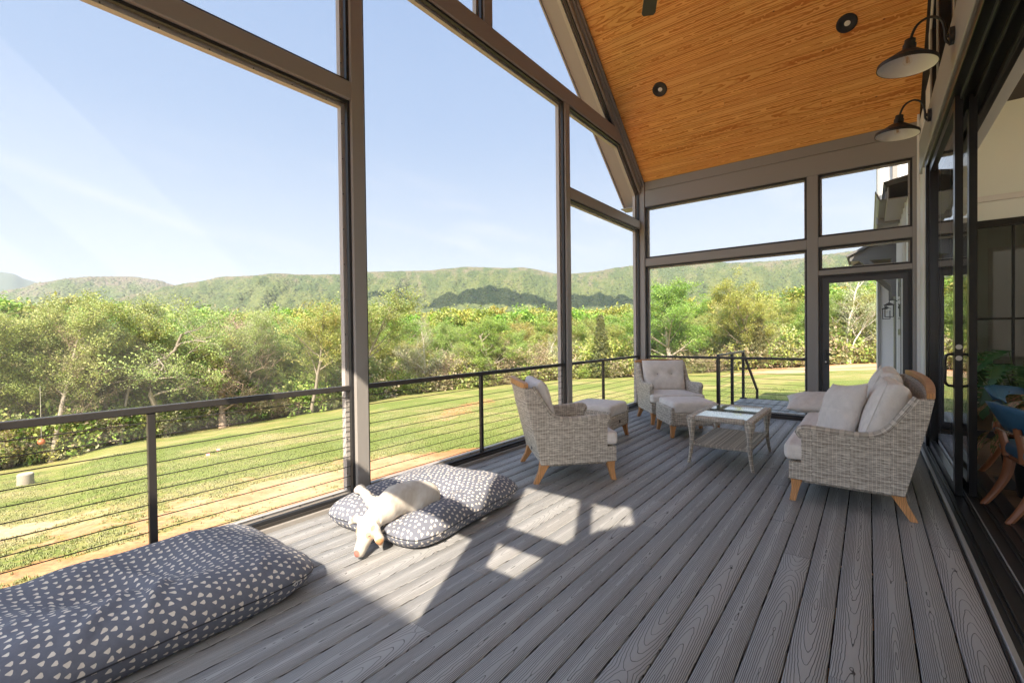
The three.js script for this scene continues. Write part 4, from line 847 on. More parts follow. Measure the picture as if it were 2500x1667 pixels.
// ---------------------------------------------------------------- coffee table
{
  const t = thing('coffee_table', 'wicker coffee table with glass top and lower shelf', 'coffee table', [-1.195, 0, -5.405]), W = 0.64, L = 1.04, lw = 0.275, ll = 0.475;
  for (const s of [-1, 1]) {
    mesh('top_border', at(cbox(0.085, 0.05, L, 0.016, KW), s * (W / 2 - 0.0425), 0.475, 0), M.wicker, t);
    mesh('top_border', at(cbox(W - 0.171, 0.05, 0.085, 0.016, KW), 0, 0.475, s * (L / 2 - 0.0425)), M.wicker, t);
    for (const q of [-1, 1]) {
      const px = s * lw, pz = q * ll;
      mesh('leg', capped([[px * 1.10, 0.0, pz * 1.04], [px * 1.05, 0.08, pz * 1.02], [px, 0.20, pz], [px, 0.34, pz], [px, 0.40, pz], [px * 0.99, 0.455, pz * 0.99]], [0.0155, 0.018, 0.021, 0.024, 0.034, 0.052], 18, 8), M.wicker, t);
      mesh('leg_binding', at(cyl(0.026, 0.026, 0.022, 10), px, 0.20, pz), M.wicker, t);
    }
    mesh('shelf_braid', tube([[s * lw, 0.20, -ll], [s * lw, 0.196, 0], [s * lw, 0.20, ll]], 0.015, 10, 6), M.wicker, t);
    mesh('shelf_braid', tube([[-lw, 0.20, s * ll], [0, 0.196, s * ll], [lw, 0.20, s * ll]], 0.015, 10, 6), M.wicker, t);
  }
  const rods = []; for (let i = 0; i < 60; i++) rods.push(at(cyl(0.0062, 0.0062, 2 * lw, 6), 0, 0.199 + (i % 2) * 0.003, -ll + 0.02 + i * (2 * ll - 0.04) / 59, 0, 0, Math.PI / 2));
  tag(mesh('shelf_rods', merge(rods), M.wicker, t), null, null, null, 'stuff');
  for (const x of [-0.13, 0, 0.13]) mesh('shelf_stretcher', at(cyl(0.009, 0.009, 2 * ll, 6), x, 0.187, 0, Math.PI / 2), M.wicker, t);
  mesh('glass_top', at(cbox(W - 0.12, 0.006, L - 0.12, 0.001), 0, 0.493, 0), M.table_glass, t);
  mesh('glass_support', merge([at(cbox(W - 0.165, 0.014, 0.02), 0, 0.478, -0.1), at(cbox(W - 0.165, 0.014, 0.02), 0, 0.478, 0.22)]), M.wicker, t);
}
// ---------------------------------------------------------------- dog beds
function bedGeo(w, l, H, seam, seed, dents, folds) {
  const nx = 70, nz = 90, P = [], N = nx + 1;
  const prof = a => Math.pow(Math.max(0, 1 - Math.pow(Math.abs(a), 4.2)), 0.5);
  const build = s => {
    const rows = [];
    for (let j = 0; j <= nz; j++) { const row = []; for (let i = 0; i <= nx; i++) {
      const a = Math.sin((i / nx * 2 - 1) * Math.PI / 2), b = Math.sin((j / nz * 2 - 1) * Math.PI / 2), f = prof(a) * prof(b);
      let x = a * w / 2 * (1 - 0.03 * (1 - b * b) - 0.11 * Math.pow(Math.abs(b), 8) + 0.012 * fbm(b * 3 + seed, seed, 2)), z = b * l / 2 * (1 - 0.03 * (1 - a * a) - 0.09 * Math.pow(Math.abs(a), 8) + 0.012 * fbm(a * 3 - seed, seed * 2, 2));
      let y;
      if (s > 0) {
        let lump = 0.035 * fbm(x * 3.1 + seed * 9, z * 3.1, 3);
        for (const [dx, dz, rx, rz, d, t] of dents) { const c = Math.cos(t), n = Math.sin(t), u = ((x - dx) * c + (z - dz) * n) / rx, v = (-(x - dx) * n + (z - dz) * c) / rz; lump -= d * Math.exp(-u * u - v * v); }
        for (const [fx, fz, t, len, amp, k] of folds) { const c = Math.cos(t), n = Math.sin(t), u = (x - fx) * c + (z - fz) * n, v = -(x - fx) * n + (z - fz) * c; lump += amp * Math.exp(-u * u / (len * len)) * Math.exp(-v * v * k * k * 0.35) * Math.cos(v * k); }
        y = seam + (H - seam) * f + lump * Math.min(1, f * 1.5);
        y = Math.max(y, 0.02);
      } else y = seam - (seam - 0.004) * Math.min(1, f * 1.7);
      y += 0.006 * fbm(x * 16 + seed, z * 16, 2) * (1 - Math.abs(f - 0.4)); 
      row.push([x, Math.max(0.003, y), z]);
    } rows.push(row); }
    const dist = (p, q) => Math.hypot(p[0] - q[0], p[1] - q[1], p[2] - q[2]), U = [], V = [];
    for (let j = 0; j <= nz; j++) { U.push(new Array(nx + 1).fill(0)); for (let i = 1; i <= nx; i++) U[j][i] = U[j][i - 1] + dist(rows[j][i], rows[j][i - 1]); const m = U[j][nx >> 1]; for (let i = 0; i <= nx; i++) U[j][i] -= m; }
    for (let i = 0; i <= nx; i++) { const c = [0]; for (let j = 1; j <= nz; j++) c.push(c[j - 1] + dist(rows[j][i], rows[j - 1][i])); const m = c[nz >> 1]; V.push(c.map(q => q - m)); }
    const pos = [], uv = [], idx = [];
    for (let j = 0; j <= nz; j++) for (let i = 0; i <= nx; i++) { pos.push(...rows[j][i]); uv.push(U[j][i] / 0.33, V[i][j] / 0.33); if (i < nx && j < nz) { const a = j * N + i; s > 0 ? idx.push(a, a + N, a + 1, a + 1, a + N, a + N + 1) : idx.push(a, a + 1, a + N, a + 1, a + N + 1, a + N); } }
    const g = new THREE.BufferGeometry(); g.setAttribute('position', new THREE.Float32BufferAttribute(pos, 3)); g.setAttribute('uv', new THREE.Float32BufferAttribute(uv, 2)); g.setIndex(idx); g.computeVertexNormals();
    const loop = []; for (let i = 0; i < nx; i++) loop.push(rows[0][i]); for (let j = 0; j < nz; j++) loop.push(rows[j][nx]); for (let i = nx; i > 0; i--) loop.push(rows[nz][i]); for (let j = nz; j > 0; j--) loop.push(rows[j][0]);
    return { g, loop, rows };
  };
  return { top: build(1), bottom: build(-1) };
}
function dogBed(label, x, z, turn, spec) {
  const t = thing('dog_bed', label, 'dog bed', [x, 0, z], turn, 'drop patterned dog beds'), { top, bottom } = bedGeo(...spec);
  mesh('cover', merge([top.g.toNonIndexed(), bottom.g.toNonIndexed()]), M.drop_fabric, t);
  const c = new THREE.CatmullRomCurve3(P3(top.loop.filter((_, i) => i % 3 === 0)), true);
  mesh('seam', new THREE.TubeGeometry(c, 240, 0.0035, 5, true), M.zip_dark, t);
  const e = top.rows[spec[6]?.zip ?? 70][70];
  const zp = mesh('zip_pull', merge([at(new THREE.TorusGeometry(0.009, 0.0025, 6, 14), e[0] + 0.012, e[1] - 0.004, e[2], 0, Math.PI / 2), at(cbox(0.008, 0.006, 0.03, 0.002), e[0] + 0.006, e[1] + 0.003, e[2] - 0.02)]), M.zip_metal, t);
  return { t, top };
}
dogBed('slate dog bed with cream drops lying empty in the shade, nearest the viewer', -2.80, -0.53, 0.02, [1.0, 1.58, 0.245, 0.10, 3, [[-0.02, 0.02, 0.17, 0.34, 0.105, 0.5], [-0.22, -0.14, 0.15, 0.2, 0.06, 0.2], [0.1, 0.55, 0.3, 0.2, 0.02, 0]], Object.assign([[0.26, -0.10, 0.5, 0.17, 0.030, 42], [0.30, 0.10, 0.75, 0.17, 0.024, 46], [-0.05, -0.12, -0.35, 0.24, 0.020, 34], [0.36, -0.5, 0.6, 0.1, 0.010, 60], [0.05, 0.22, 0.9, 0.2, 0.016, 40]], { zip: 16 })]);
dogBed('slate dog bed with cream drops under the sleeping dog', -2.71, -2.40, 0.10, [1.0, 1.28, 0.225, 0.09, 6, [[0.10, 0.34, 0.20, 0.24, 0.085, 0], [0.16, 0.02, 0.14, 0.10, 0.05, 0.3], [-0.02, 0.62, 0.10, 0.16, 0.06, 0]], Object.assign([[0.28, 0.02, 0.4, 0.12, 0.016, 48], [0.36, 0.30, 0.2, 0.08, 0.010, 60], [0.18, 0.55, 1.2, 0.08, 0.012, 52]], { zip: 70 })]);

// ---------------------------------------------------------------- the sleeping dog: one skin over a posed skeleton
{
  const H = [];   // tapered capsules: from, to, radii
  const cap = (a, b, ra, rb) => H.push([a, b, ra, rb]);
  const head = [], hcap = (a, b, ra, rb) => head.push([a, b, ra, rb]);
  // trunk
  cap([-2.535, 0.215, -1.86], [-2.575, 0.225, -1.98], 0.083, 0.098); cap([-2.575, 0.225, -1.98], [-2.57, 0.22, -2.10], 0.098, 0.100); cap([-2.57, 0.22, -2.10], [-2.52, 0.21, -2.19], 0.100, 0.093);
  cap([-2.66, 0.185, -2.12], [-2.56, 0.20, -2.20], 0.062, 0.085); cap([-2.47, 0.19, -2.10], [-2.50, 0.2, -2.20], 0.06, 0.08);
  // neck
  cap([-2.535, 0.215, -1.85], [-2.52, 0.195, -1.765], 0.074, 0.056); 
  // fore leg reaching to the corner of the bed
  cap([-2.62, 0.205, -1.88], [-2.735, 0.205, -1.895], 0.052, 0.034); cap([-2.735, 0.205, -1.895], [-2.845, 0.225, -1.925], 0.031, 0.023); cap([-2.845, 0.225, -1.925], [-2.925, 0.25, -1.935], 0.023, 0.02); cap([-2.925, 0.25, -1.935], [-2.955, 0.238, -1.925], 0.026, 0.022);
  // tucked hind leg and tail
  cap([-2.68, 0.17, -2.10], [-2.72, 0.165, -2.02], 0.042, 0.028); cap([-2.72, 0.165, -2.02], [-2.80, 0.175, -2.03], 0.026, 0.022);
  cap([-2.60, 0.20, -2.26], [-2.72, 0.175, -2.24], 0.026, 0.016);
  // head
  hcap([-2.525, 0.195, -1.765], [-2.522, 0.155, -1.722], 0.060, 0.063);      // skull
  hcap([-2.522, 0.150, -1.722], [-2.492, 0.108, -1.672], 0.060, 0.045);      // brow to cheeks
  hcap([-2.492, 0.108, -1.672], [-2.457, 0.062, -1.612], 0.041, 0.030);      // muzzle
  hcap([-2.457, 0.062, -1.612], [-2.446, 0.047, -1.594], 0.029, 0.024);
  hcap([-2.480, 0.075, -1.664], [-2.450, 0.037, -1.616], 0.030, 0.020);      // jaw
  hcap([-2.552, 0.152, -1.710], [-2.540, 0.125, -1.680], 0.044, 0.034); hcap([-2.490, 0.155, -1.730], [-2.472, 0.122, -1.690], 0.044, 0.034);   // cheeks
  // ears
  hcap([-2.566, 0.182, -1.722], [-2.618, 0.182, -1.694], 0.014, 0.022); hcap([-2.618, 0.182, -1.694], [-2.664, 0.150, -1.678], 0.022, 0.012);
  hcap([-2.480, 0.190, -1.722], [-2.430, 0.160, -1.706], 0.015, 0.023); hcap([-2.430, 0.160, -1.706], [-2.412, 0.095, -1.722], 0.026, 0.026); hcap([-2.412, 0.095, -1.722], [-2.418, 0.050, -1.736], 0.023, 0.013);
  const sd = (list, k) => (x, y, z) => {
    let s = 0;
    for (const [a, b, ra, rb] of list) {
      const dx = b[0] - a[0], dy = b[1] - a[1], dz = b[2] - a[2], l = dx * dx + dy * dy + dz * dz, t = clamp(((x - a[0]) * dx + (y - a[1]) * dy + (z - a[2]) * dz) / l);
      s += Math.exp(-k * (Math.hypot(x - a[0] - dx * t, y - a[1] - dy * t, z - a[2] - dz * t) - lerp(ra, rb, t)));
    }
    return -Math.log(Math.max(s, 1e-30)) / k;
  };
  const body = sd(H.concat(head.slice(0, 1)), 62), hd = sd(head.concat([H[5], H[0]]), 150);
  const skin = (f, c, half, res) => {
    const mc = new MarchingCubes(res, new THREE.MeshBasicMaterial(), false, false, 120000); mc.isolation = 0;
    for (let k = 0; k < res; k++) for (let j = 0; j < res; j++) for (let i = 0; i < res; i++) mc.field[i + j * res + k * res * res] = -f(c[0] + (i / res * 2 - 1) * half, c[1] + (j / res * 2 - 1) * half, c[2] + (k / res * 2 - 1) * half);
    mc.update();
    const n = mc.count, p = new Float32Array(mc.positionArray.slice(0, n * 3)), g = new THREE.BufferGeometry();
    for (let i = 0; i < n; i++) for (let q = 0; q < 3; q++) p[i * 3 + q] = c[q] + p[i * 3 + q] * half;
    g.setAttribute('position', new THREE.BufferAttribute(p, 3)); const m = mergeVertices(g, 1e-5); m.computeVertexNormals(); return m.toNonIndexed();
  };
  const inHead = (x, y, z) => z > -1.765;
  let gb = skin((x, y, z) => Math.max(body(x, y, z), z + 1.760), [-2.68, 0.2, -2.0], 0.34, 76);
  let gh = skin((x, y, z) => Math.max(hd(x, y, z), -1.790 - z), [-2.525, 0.13, -1.68], 0.168, 100);
  const all = new Float32Array(gb.attributes.position.count * 3 + gh.attributes.position.count * 3), nor = new Float32Array(all.length), col = new Float32Array(all.length);
  all.set(gb.attributes.position.array); all.set(gh.attributes.position.array, gb.attributes.position.array.length);
  nor.set(gb.attributes.normal.array); nor.set(gh.attributes.normal.array, gb.attributes.normal.array.length);
  const near = (x, y, z, p, r) => { const d = Math.hypot(x - p[0], y - p[1], z - p[2]); return 1 - smooth(r * 0.6, r, d); };
  for (let i = 0; i < all.length; i += 3) {
    const x = all[i], y = all[i + 1], z = all[i + 2], n = fbm(x * 40, z * 40 + y * 30, 3), n2 = fbm(x * 120 + 3, z * 120 + y * 90, 2);
    let c = mix3([0.60, 0.56, 0.50], [0.50, 0.44, 0.365], clamp(0.3 + n * 0.9 + n2 * 0.4));
    const tan = [0.46, 0.19, 0.05];
    c = mix3(c, tan, 0.85 * near(x, y, z, [-2.395, 0.085, -1.712], 0.034)); c = mix3(c, tan, 0.6 * near(x, y, z, [-2.428, 0.172, -1.688], 0.024)); c = mix3(c, tan, 0.45 * clamp(n * 3 - 0.2) * near(x, y, z, [-2.41, 0.12, -1.70], 0.06));
    c = mix3(c, [0.40, 0.21, 0.10], 0.7 * near(x, y, z, [-2.545, 0.135, -1.660], 0.026)); c = mix3(c, [0.40, 0.21, 0.10], 0.7 * near(x, y, z, [-2.450, 0.128, -1.668], 0.026));
    c = mix3(c, [0.33, 0.13, 0.10], near(x, y, z, [-2.440, 0.052, -1.570], 0.030));
    c = mix3(c, [0.60, 0.24, 0.22], 0.85 * near(x, y, z, [-2.628, 0.188, -1.678], 0.026));
    c = mix3(c, [0.78, 0.52, 0.46], 0.6 * near(x, y, z, [-2.955, 0.235, -1.91], 0.02));
    col.set(c, i);
  }
  const g = new THREE.BufferGeometry(); g.setAttribute('position', new THREE.BufferAttribute(all, 3)); g.setAttribute('normal', new THREE.BufferAttribute(nor, 3)); g.setAttribute('color', new THREE.BufferAttribute(col, 3));
  g.translate(2.55, 0, 2.0);
  const dog = thing('dog', 'cream short haired dog asleep, its head drooping off the patterned bed', 'dog', [-2.55, 0, -2.0]);
  mesh('body', g, std('dog_fur', [1, 1, 1], 0.85, { vertexColors: true }), dog);
  const K = std('dog_dark', [0.05, 0.035, 0.03], 0.6);
  const slit = (a, b, c) => tube([a, b, c].map(p => [p[0] + 2.55, p[1], p[2] + 2.0]), 0.0022, 8, 5);
  mesh('closed_eye', slit([-2.562, 0.138, -1.676], [-2.550, 0.128, -1.657], [-2.535, 0.126, -1.646]), K, dog);
  mesh('closed_eye', slit([-2.464, 0.124, -1.650], [-2.449, 0.122, -1.657], [-2.437, 0.128, -1.674]), K, dog);
  const cg = new THREE.TorusGeometry(0.069, 0.0045, 8, 36); 
  mesh('collar', at(cg, -2.526 + 2.55, 0.204, -1.800 + 2.0, -0.22, 0.1, 0), K, dog);
}
// ---------------------------------------------------------------- dining chairs and plants indoors
function diningChair(x, z, turn, label) {
  const t = thing('dining_chair', label, 'chair', [x, 0, z], turn, 'blue leather dining chairs indoors');
  const R = 0.29, arc = a => [Math.sin(a) * R, Math.cos(a) * R];
  // barrel back: front is -z, the back bows to +z
  const g = new THREE.BoxGeometry(1, 0.20, 0.05, 28, 4, 2), p = g.attributes.position;
  for (let i = 0; i < p.count; i++) { const a = p.getX(i) * 2.5, e = Math.abs(a) / 1.25, y = p.getY(i) * (1 - 0.62 * smooth(0.45, 1, e)), lean = 0.05 * p.getY(i) / 0.1, r = R + p.getZ(i) * (1 - 0.3 * smooth(0.7, 1, e)) + lean; p.setXYZ(i, Math.sin(a) * r, 0.69 + y + 0.035 * (1 - e), Math.cos(a) * r); }
  mesh('backrest', smoothUV(g), M.blue_leather, t);
  const nails = []; for (let k = -22; k <= 22; k++) { const a = k / 22 * 1.2, e = Math.abs(a) / 1.25; nails.push(at(new THREE.SphereGeometry(0.006, 5, 4), Math.sin(a) * (R - 0.026 + 0.03), 0.69 - 0.092 * (1 - 0.62 * smooth(0.45, 1, e)) + 0.035 * (1 - e), Math.cos(a) * (R + 0.016))); }
  tag(mesh('nail_heads', merge(nails), M.nail_brass, t), null, null, null, 'stuff');
  for (const s of [-1, 1]) {
    mesh('arm', capped([[s * 0.275, 0.70, -0.08], [s * 0.285, 0.695, -0.18], [s * 0.29, 0.67, -0.25], [s * 0.28, 0.635, -0.265]], [0.024, 0.026, 0.024, 0.016], 14, 8), M.blue_leather, t);
    mesh('arm_support', taperTube([[s * 0.27, 0.68, 0.05], [s * 0.255, 0.60, 0.03], [s * 0.235, 0.50, -0.05], [s * 0.23, 0.43, -0.08]], [0.022, 0.028, 0.034, 0.036], 14, 8), M.walnut, t);
    mesh('front_leg', capped([[s * 0.23, 0.42, -0.20], [s * 0.235, 0.28, -0.235], [s * 0.235, 0.12, -0.22], [s * 0.245, 0.01, -0.255]], [0.036, 0.032, 0.025, 0.02], 14, 8), M.walnut, t);
    mesh('rear_leg', capped([[s * 0.20, 0.42, 0.18], [s * 0.205, 0.26, 0.20], [s * 0.21, 0.10, 0.27], [s * 0.215, 0.012, 0.325]], [0.036, 0.033, 0.026, 0.021], 14, 8), M.walnut, t);
    mesh('back_support', taperTube([[s * 0.13, 0.42, 0.22], [s * 0.14, 0.52, 0.235], [s * 0.15, 0.66, 0.265]], [0.03, 0.024, 0.022], 10, 8), M.walnut, t);
  }
  mesh('seat_rail', at(cbox(0.50, 0.06, 0.46, 0.02), 0, 0.415, -0.01), M.walnut, t);
  mesh('seat_cushion', at(cushionGeo(0.52, 0.10, 0.48, 0.04, 0.02, 5, 0.002), 0, 0.475, -0.01), M.blue_leather, t);
  return t;
}
diningChair(1.05, -4.86, -1.42, 'blue leather barrel chair with wooden legs just inside the open door');
diningChair(1.22, -6.12, -2.2, 'darker blue leather barrel chair farther indoors, in front of the big leaves');
function leafFan(t, leafG, mats, spots, stemR) {
  spots.forEach(([x, y, z, yaw, pitch, s], i) => {
    const st = mesh('stem', taperTube([[0, 0.0, 0], [x * 0.35, y * 0.6, z * 0.35], [x, y, z]], [stemR * 1.3, stemR, stemR * 0.7], 10, 5), M.stem_green, t);
    const l = mesh('leaf', leafG[i % leafG.length], mats[i % mats.length], t, [x, y, z]); l.rotation.set(pitch, yaw, 0, 'YXZ'); l.scale.setScalar(s);
  });
}
{
  // a leaf with slits: lies in x-z, tip towards +z, curved down at tip and edges
  const leaf = (outline, curl, fold) => { const g = new THREE.ShapeGeometry(new THREE.Shape(outline.map(p => new THREE.Vector2(...p))), 6); const p = g.attributes.position; for (let i = 0; i < p.count; i++) { const x = p.getX(i), y = p.getY(i); p.setXYZ(i, x, -curl * y * y + fold * Math.abs(x), y); } g.computeVertexNormals(); return g; };
  const mon = []; const half = []; const n = 7;
  for (let k = 0; k <= n; k++) { const t = k / n, w = 0.19 * Math.sin(Math.PI * Math.pow(t, 0.62)) + 0.004, y = t * 0.42; half.push([w, y]); if (k > 0 && k < n - 1) { half.push([w * 0.95, y + 0.014]); half.push([w * 0.36, y + 0.012]); half.push([w * 0.38, y + 0.024]); } }
  const out = half.concat(half.slice().reverse().map(q => [-q[0], q[1]]));
  const lg = leaf(out, 0.9, 0.25);
  const pot = thing('monstera_plant', 'big split leaf plant indoors behind the blue chairs', 'plant', [1.22, 0, -6.75]), r = rngOf(4), sp = [];
  mesh('pot', lathe([[0, 0], [0.15, 0], [0.19, 0.34], [0.175, 0.34], [0.165, 0.30], [0, 0.30]], 28), M.pot_dark, pot);
  for (let i = 0; i < 22; i++) { const a = i * 2.4, q = 0.10 + 0.34 * r(), y = 0.75 + 0.5 * r(); sp.push([Math.sin(a) * q, y, Math.cos(a) * q, a + 0.3 * (r() - 0.5), 0.25 + 0.5 * r(), 0.62 + 0.35 * r()]); }
  leafFan(pot, [lg], [M.monstera_leaf], sp, 0.007);
  // pink and green leaved plant
  const caladium = tex(128, 256, (u, v) => { const e = Math.abs(u - 0.5) * 2, vein = Math.abs(Math.sin((v * 9 + e * 2.2) * Math.PI)) < 0.2 ? 1 : 0, n = fbm(u * 9, v * 16, 4); let c = mix3([0.30, 0.42, 0.17], [0.80, 0.45, 0.42], clamp(0.45 + n * 1.7 - e * 0.55)); c = mix3(c, [0.78, 0.74, 0.52], clamp(n * 1.5 - 0.1)); if (e > 0.82) c = mix3(c, [0.24, 0.36, 0.12], 0.8); if (e < 0.06 || vein) c = mix3(c, [0.86, 0.52, 0.50], 0.55); return c; });
  const cm = std('caladium_leaf', [0.9, 0.9, 0.9], 0.5, { map: caladium, side: THREE.DoubleSide });
  const oh = []; for (let k = 0; k <= 9; k++) { const t = k / 9; oh.push([0.058 * Math.sin(Math.PI * Math.pow(t, 0.8)), t * 0.25]); }
  const cg = leaf(oh.concat(oh.slice().reverse().map(q => [-q[0], q[1]])), 1.6, 0.3); { const p = cg.attributes.position, uv = new Float32Array(p.count * 2); for (let i = 0; i < p.count; i++) { uv[i * 2] = p.getX(i) / 0.125 + 0.5; uv[i * 2 + 1] = p.getZ(i) / 0.26; } cg.setAttribute('uv', new THREE.BufferAttribute(uv, 2)); }
  const p2 = thing('caladium_plant', 'pink and green leaved plant between the two blue chairs', 'plant', [1.06, 0, -5.45]); const s2 = [];
  mesh('pot', lathe([[0, 0], [0.11, 0], [0.14, 0.32], [0.125, 0.32], [0.12, 0.29], [0, 0.29]], 24), M.pot_dark, p2);
  for (let i = 0; i < 30; i++) { const a = i * 2.4, q = 0.05 + 0.2 * r(), y = 0.48 + 0.32 * r(); s2.push([Math.sin(a) * q, y, Math.cos(a) * q, a + 0.4 * (r() - 0.5), 0.1 + 0.8 * r(), 0.85 + 0.35 * r()]); }
  leafFan(p2, [cg], [cm], s2, 0.004);
}
// ---------------------------------------------------------------- trees
// wood: recursive limbs; leaves: small bent faces spread along the outer twigs
function limbs(seed, o) {
  const r = rngOf(seed), segs = [], tips = [], V = (x, y, z) => new THREE.Vector3(x, y, z);
  const grow = (p, dir, len, rad, lvl) => {
    const n = lvl === 0 ? 7 : lvl === 1 ? 5 : 3, pts = [p.clone()], d = dir.clone();
    for (let i = 0; i < n; i++) {
      d.add(V((r() - 0.5) * o.bend, (r() - 0.5) * o.bend + o.up * (lvl ? 1 : 0.2), (r() - 0.5) * o.bend)).normalize();
      pts.push(pts[i].clone().addScaledVector(d, len / n));
      if (lvl >= o.leafLvl) tips.push([pts[i + 1].clone(), d.clone()]);
    }
    segs.push([pts, rad, rad * (lvl === 0 ? o.taper0 ?? 0.35 : 0.35), lvl]);
    if (lvl >= o.levels) return;
    const kids = o.kids[Math.min(lvl, o.kids.length - 1)];
    for (let k = 0; k < kids; k++) {
      const t = lvl === 0 ? lerp(o.first, 1, (k + r() * 0.8) / kids) : lerp(0.25, 1, (k + r()) / kids), f = Math.min(t * n, n - 0.001), i = Math.floor(f), q = pts[i].clone().lerp(pts[i + 1], f - i);
      const a = r() * 6.283, axis = V(Math.cos(a), 0.2 * (r() - 0.5), Math.sin(a)), nd = d.clone().multiplyScalar(o.along).addScaledVector(axis, o.spread * (0.7 + 0.6 * r())).normalize();
      grow(q, nd, len * (lvl === 0 ? o.limb : 0.62) * (0.7 + 0.6 * r()) * (lvl === 0 ? 1 - 0.45 * (t - o.first) / (1 - o.first + 1e-6) : 1), rad * (lvl === 0 ? 0.42 : 0.5) * (1 - 0.3 * t), lvl + 1);
    }
  };
  for (let s = 0; s < (o.stems ?? 1); s++) grow(V(s * 0.3 * (r() - 0.5), -0.25, s * 0.3 * (r() - 0.5)), V((r() - 0.5) * (o.lean ?? 0.15), 1, (r() - 0.5) * (o.lean ?? 0.15)).normalize(), o.trunk * (s ? 0.7 + 0.3 * r() : 1), o.radius * (s ? 0.7 : 1), 0);
  const pos = [], nor = [];
  for (const [pts, r0, r1, lvl] of segs) {
    const R = lvl === 0 ? 7 : lvl === 1 ? 5 : 3, rings_ = pts.map((p, i) => {
      const t = i < pts.length - 1 ? pts[i + 1].clone().sub(p).normalize() : p.clone().sub(pts[i - 1]).normalize(), a = Math.abs(t.y) > 0.9 ? V(1, 0, 0) : V(0, 1, 0), u = a.cross(t).normalize(), v = t.clone().cross(u), rr = lerp(r0, r1, i / (pts.length - 1)) * (lvl === 0 && i === 0 ? 1.35 : 1);
      return Array.from({ length: R }, (_, k) => { const c = Math.cos(k / R * 6.283), s = Math.sin(k / R * 6.283), n = u.clone().multiplyScalar(c).addScaledVector(v, s); return [p.clone().addScaledVector(n, rr), n]; });
    });
    for (let i = 0; i < rings_.length - 1; i++) for (let k = 0; k < R; k++) { const a = rings_[i][k], b = rings_[i][(k + 1) % R], c = rings_[i + 1][(k + 1) % R], d = rings_[i + 1][k]; for (const q of [a, b, c, a, c, d]) { pos.push(q[0].x, q[0].y, q[0].z); nor.push(q[1].x, q[1].y, q[1].z); } }
  }
  const g = new THREE.BufferGeometry(); g.setAttribute('position', new THREE.Float32BufferAttribute(pos, 3)); g.setAttribute('normal', new THREE.Float32BufferAttribute(nor, 3));
  return { wood: g, tips, r };
}
function leaves(spots, r, count, size, scatter, palette, flatten = 0.5) {   // bent leaf faces with a colour each
  const pos = [], nor = [], col = [], up = new THREE.Vector3(0, 1, 0), n = new THREE.Vector3(), u = new THREE.Vector3(), v = new THREE.Vector3();
  for (let k = 0; k < count; k++) {
    const [p] = spots[Math.floor(r() * spots.length)], x = p.x + (r() + r() - 1) * scatter, y = p.y + (r() + r() - 1) * scatter * 0.8, z = p.z + (r() + r() - 1) * scatter;
    n.set(r() - 0.5, (r() - 0.3) * 1.2, r() - 0.5).lerp(up, flatten * r()).normalize(); u.set(r() - 0.5, r() - 0.5, r() - 0.5).cross(n).normalize(); v.crossVectors(n, u);
    const s = size * (0.6 + 0.8 * r()), w = s * (0.45 + 0.25 * r()), b = s * 0.22, c = palette[Math.floor(r() * palette.length)], q = 0.8 + 0.4 * r();
    const A = [x - u.x * s, y - u.y * s, z - u.z * s], B = [x + u.x * s, y + u.y * s, z + u.z * s], C = [x + v.x * w + n.x * b, y + v.y * w + n.y * b, z + v.z * w + n.z * b], D = [x - v.x * w + n.x * b, y - v.y * w + n.y * b, z - v.z * w + n.z * b];
    for (const t of [A, B, C, A, D, B]) { pos.push(...t); nor.push(n.x, n.y, n.z); col.push(c[0] * q, c[1] * q, c[2] * q); }
  }
  const g = new THREE.BufferGeometry(); g.setAttribute('position', new THREE.Float32BufferAttribute(pos, 3)); g.setAttribute('normal', new THREE.Float32BufferAttribute(nor, 3)); g.setAttribute('color', new THREE.Float32BufferAttribute(col, 3)); return g;
}
const leafMat = phy('leaf', [1, 1, 1], 0.7, { side: THREE.DoubleSide, transmission: 0.5, thickness: 0 });
const bark = std('bark_grey', [0.27, 0.225, 0.18], 0.9), barkPale = std('bark_pale', [0.52, 0.47, 0.40], 0.85), barkBrown = std('bark_brown', [0.31, 0.225, 0.165], 0.9);
const PAL = {
  spring: [[0.35, 0.43, 0.09], [0.40, 0.46, 0.10], [0.30, 0.41, 0.08], [0.43, 0.45, 0.13]],
  bright: [[0.25, 0.42, 0.045], [0.31, 0.47, 0.06], [0.22, 0.38, 0.04], [0.36, 0.48, 0.07]],
  yellow: [[0.43, 0.42, 0.08], [0.38, 0.40, 0.07], [0.46, 0.41, 0.11], [0.33, 0.36, 0.07]],
  pale: [[0.42, 0.42, 0.20], [0.46, 0.45, 0.25], [0.37, 0.40, 0.17]],
  cedar: [[0.17, 0.20, 0.055], [0.22, 0.235, 0.06], [0.14, 0.17, 0.05], [0.28, 0.27, 0.07]],
  buds: [[0.46, 0.34, 0.24], [0.42, 0.33, 0.21], [0.40, 0.36, 0.17]],
};
const proto = {};
const sprigOf = (seed, n, size, reach, flat) => { const r = rngOf(seed), g = leaves([[new THREE.Vector3(0, 0, 0)]], r, n, size, reach, [[1, 1, 1]], flat); g.deleteAttribute('color'); return g; };
const sprigs = { fine: sprigOf(1, 15, 0.054, 0.30, 0.45), broad: sprigOf(2, 16, 0.066, 0.34, 0.7), buds: sprigOf(3, 11, 0.036, 0.28, 0.3), needle: sprigOf(4, 10, 0.085, 0.22, 0.0), far: sprigOf(5, 8, 0.22, 0.5, 0.6) };
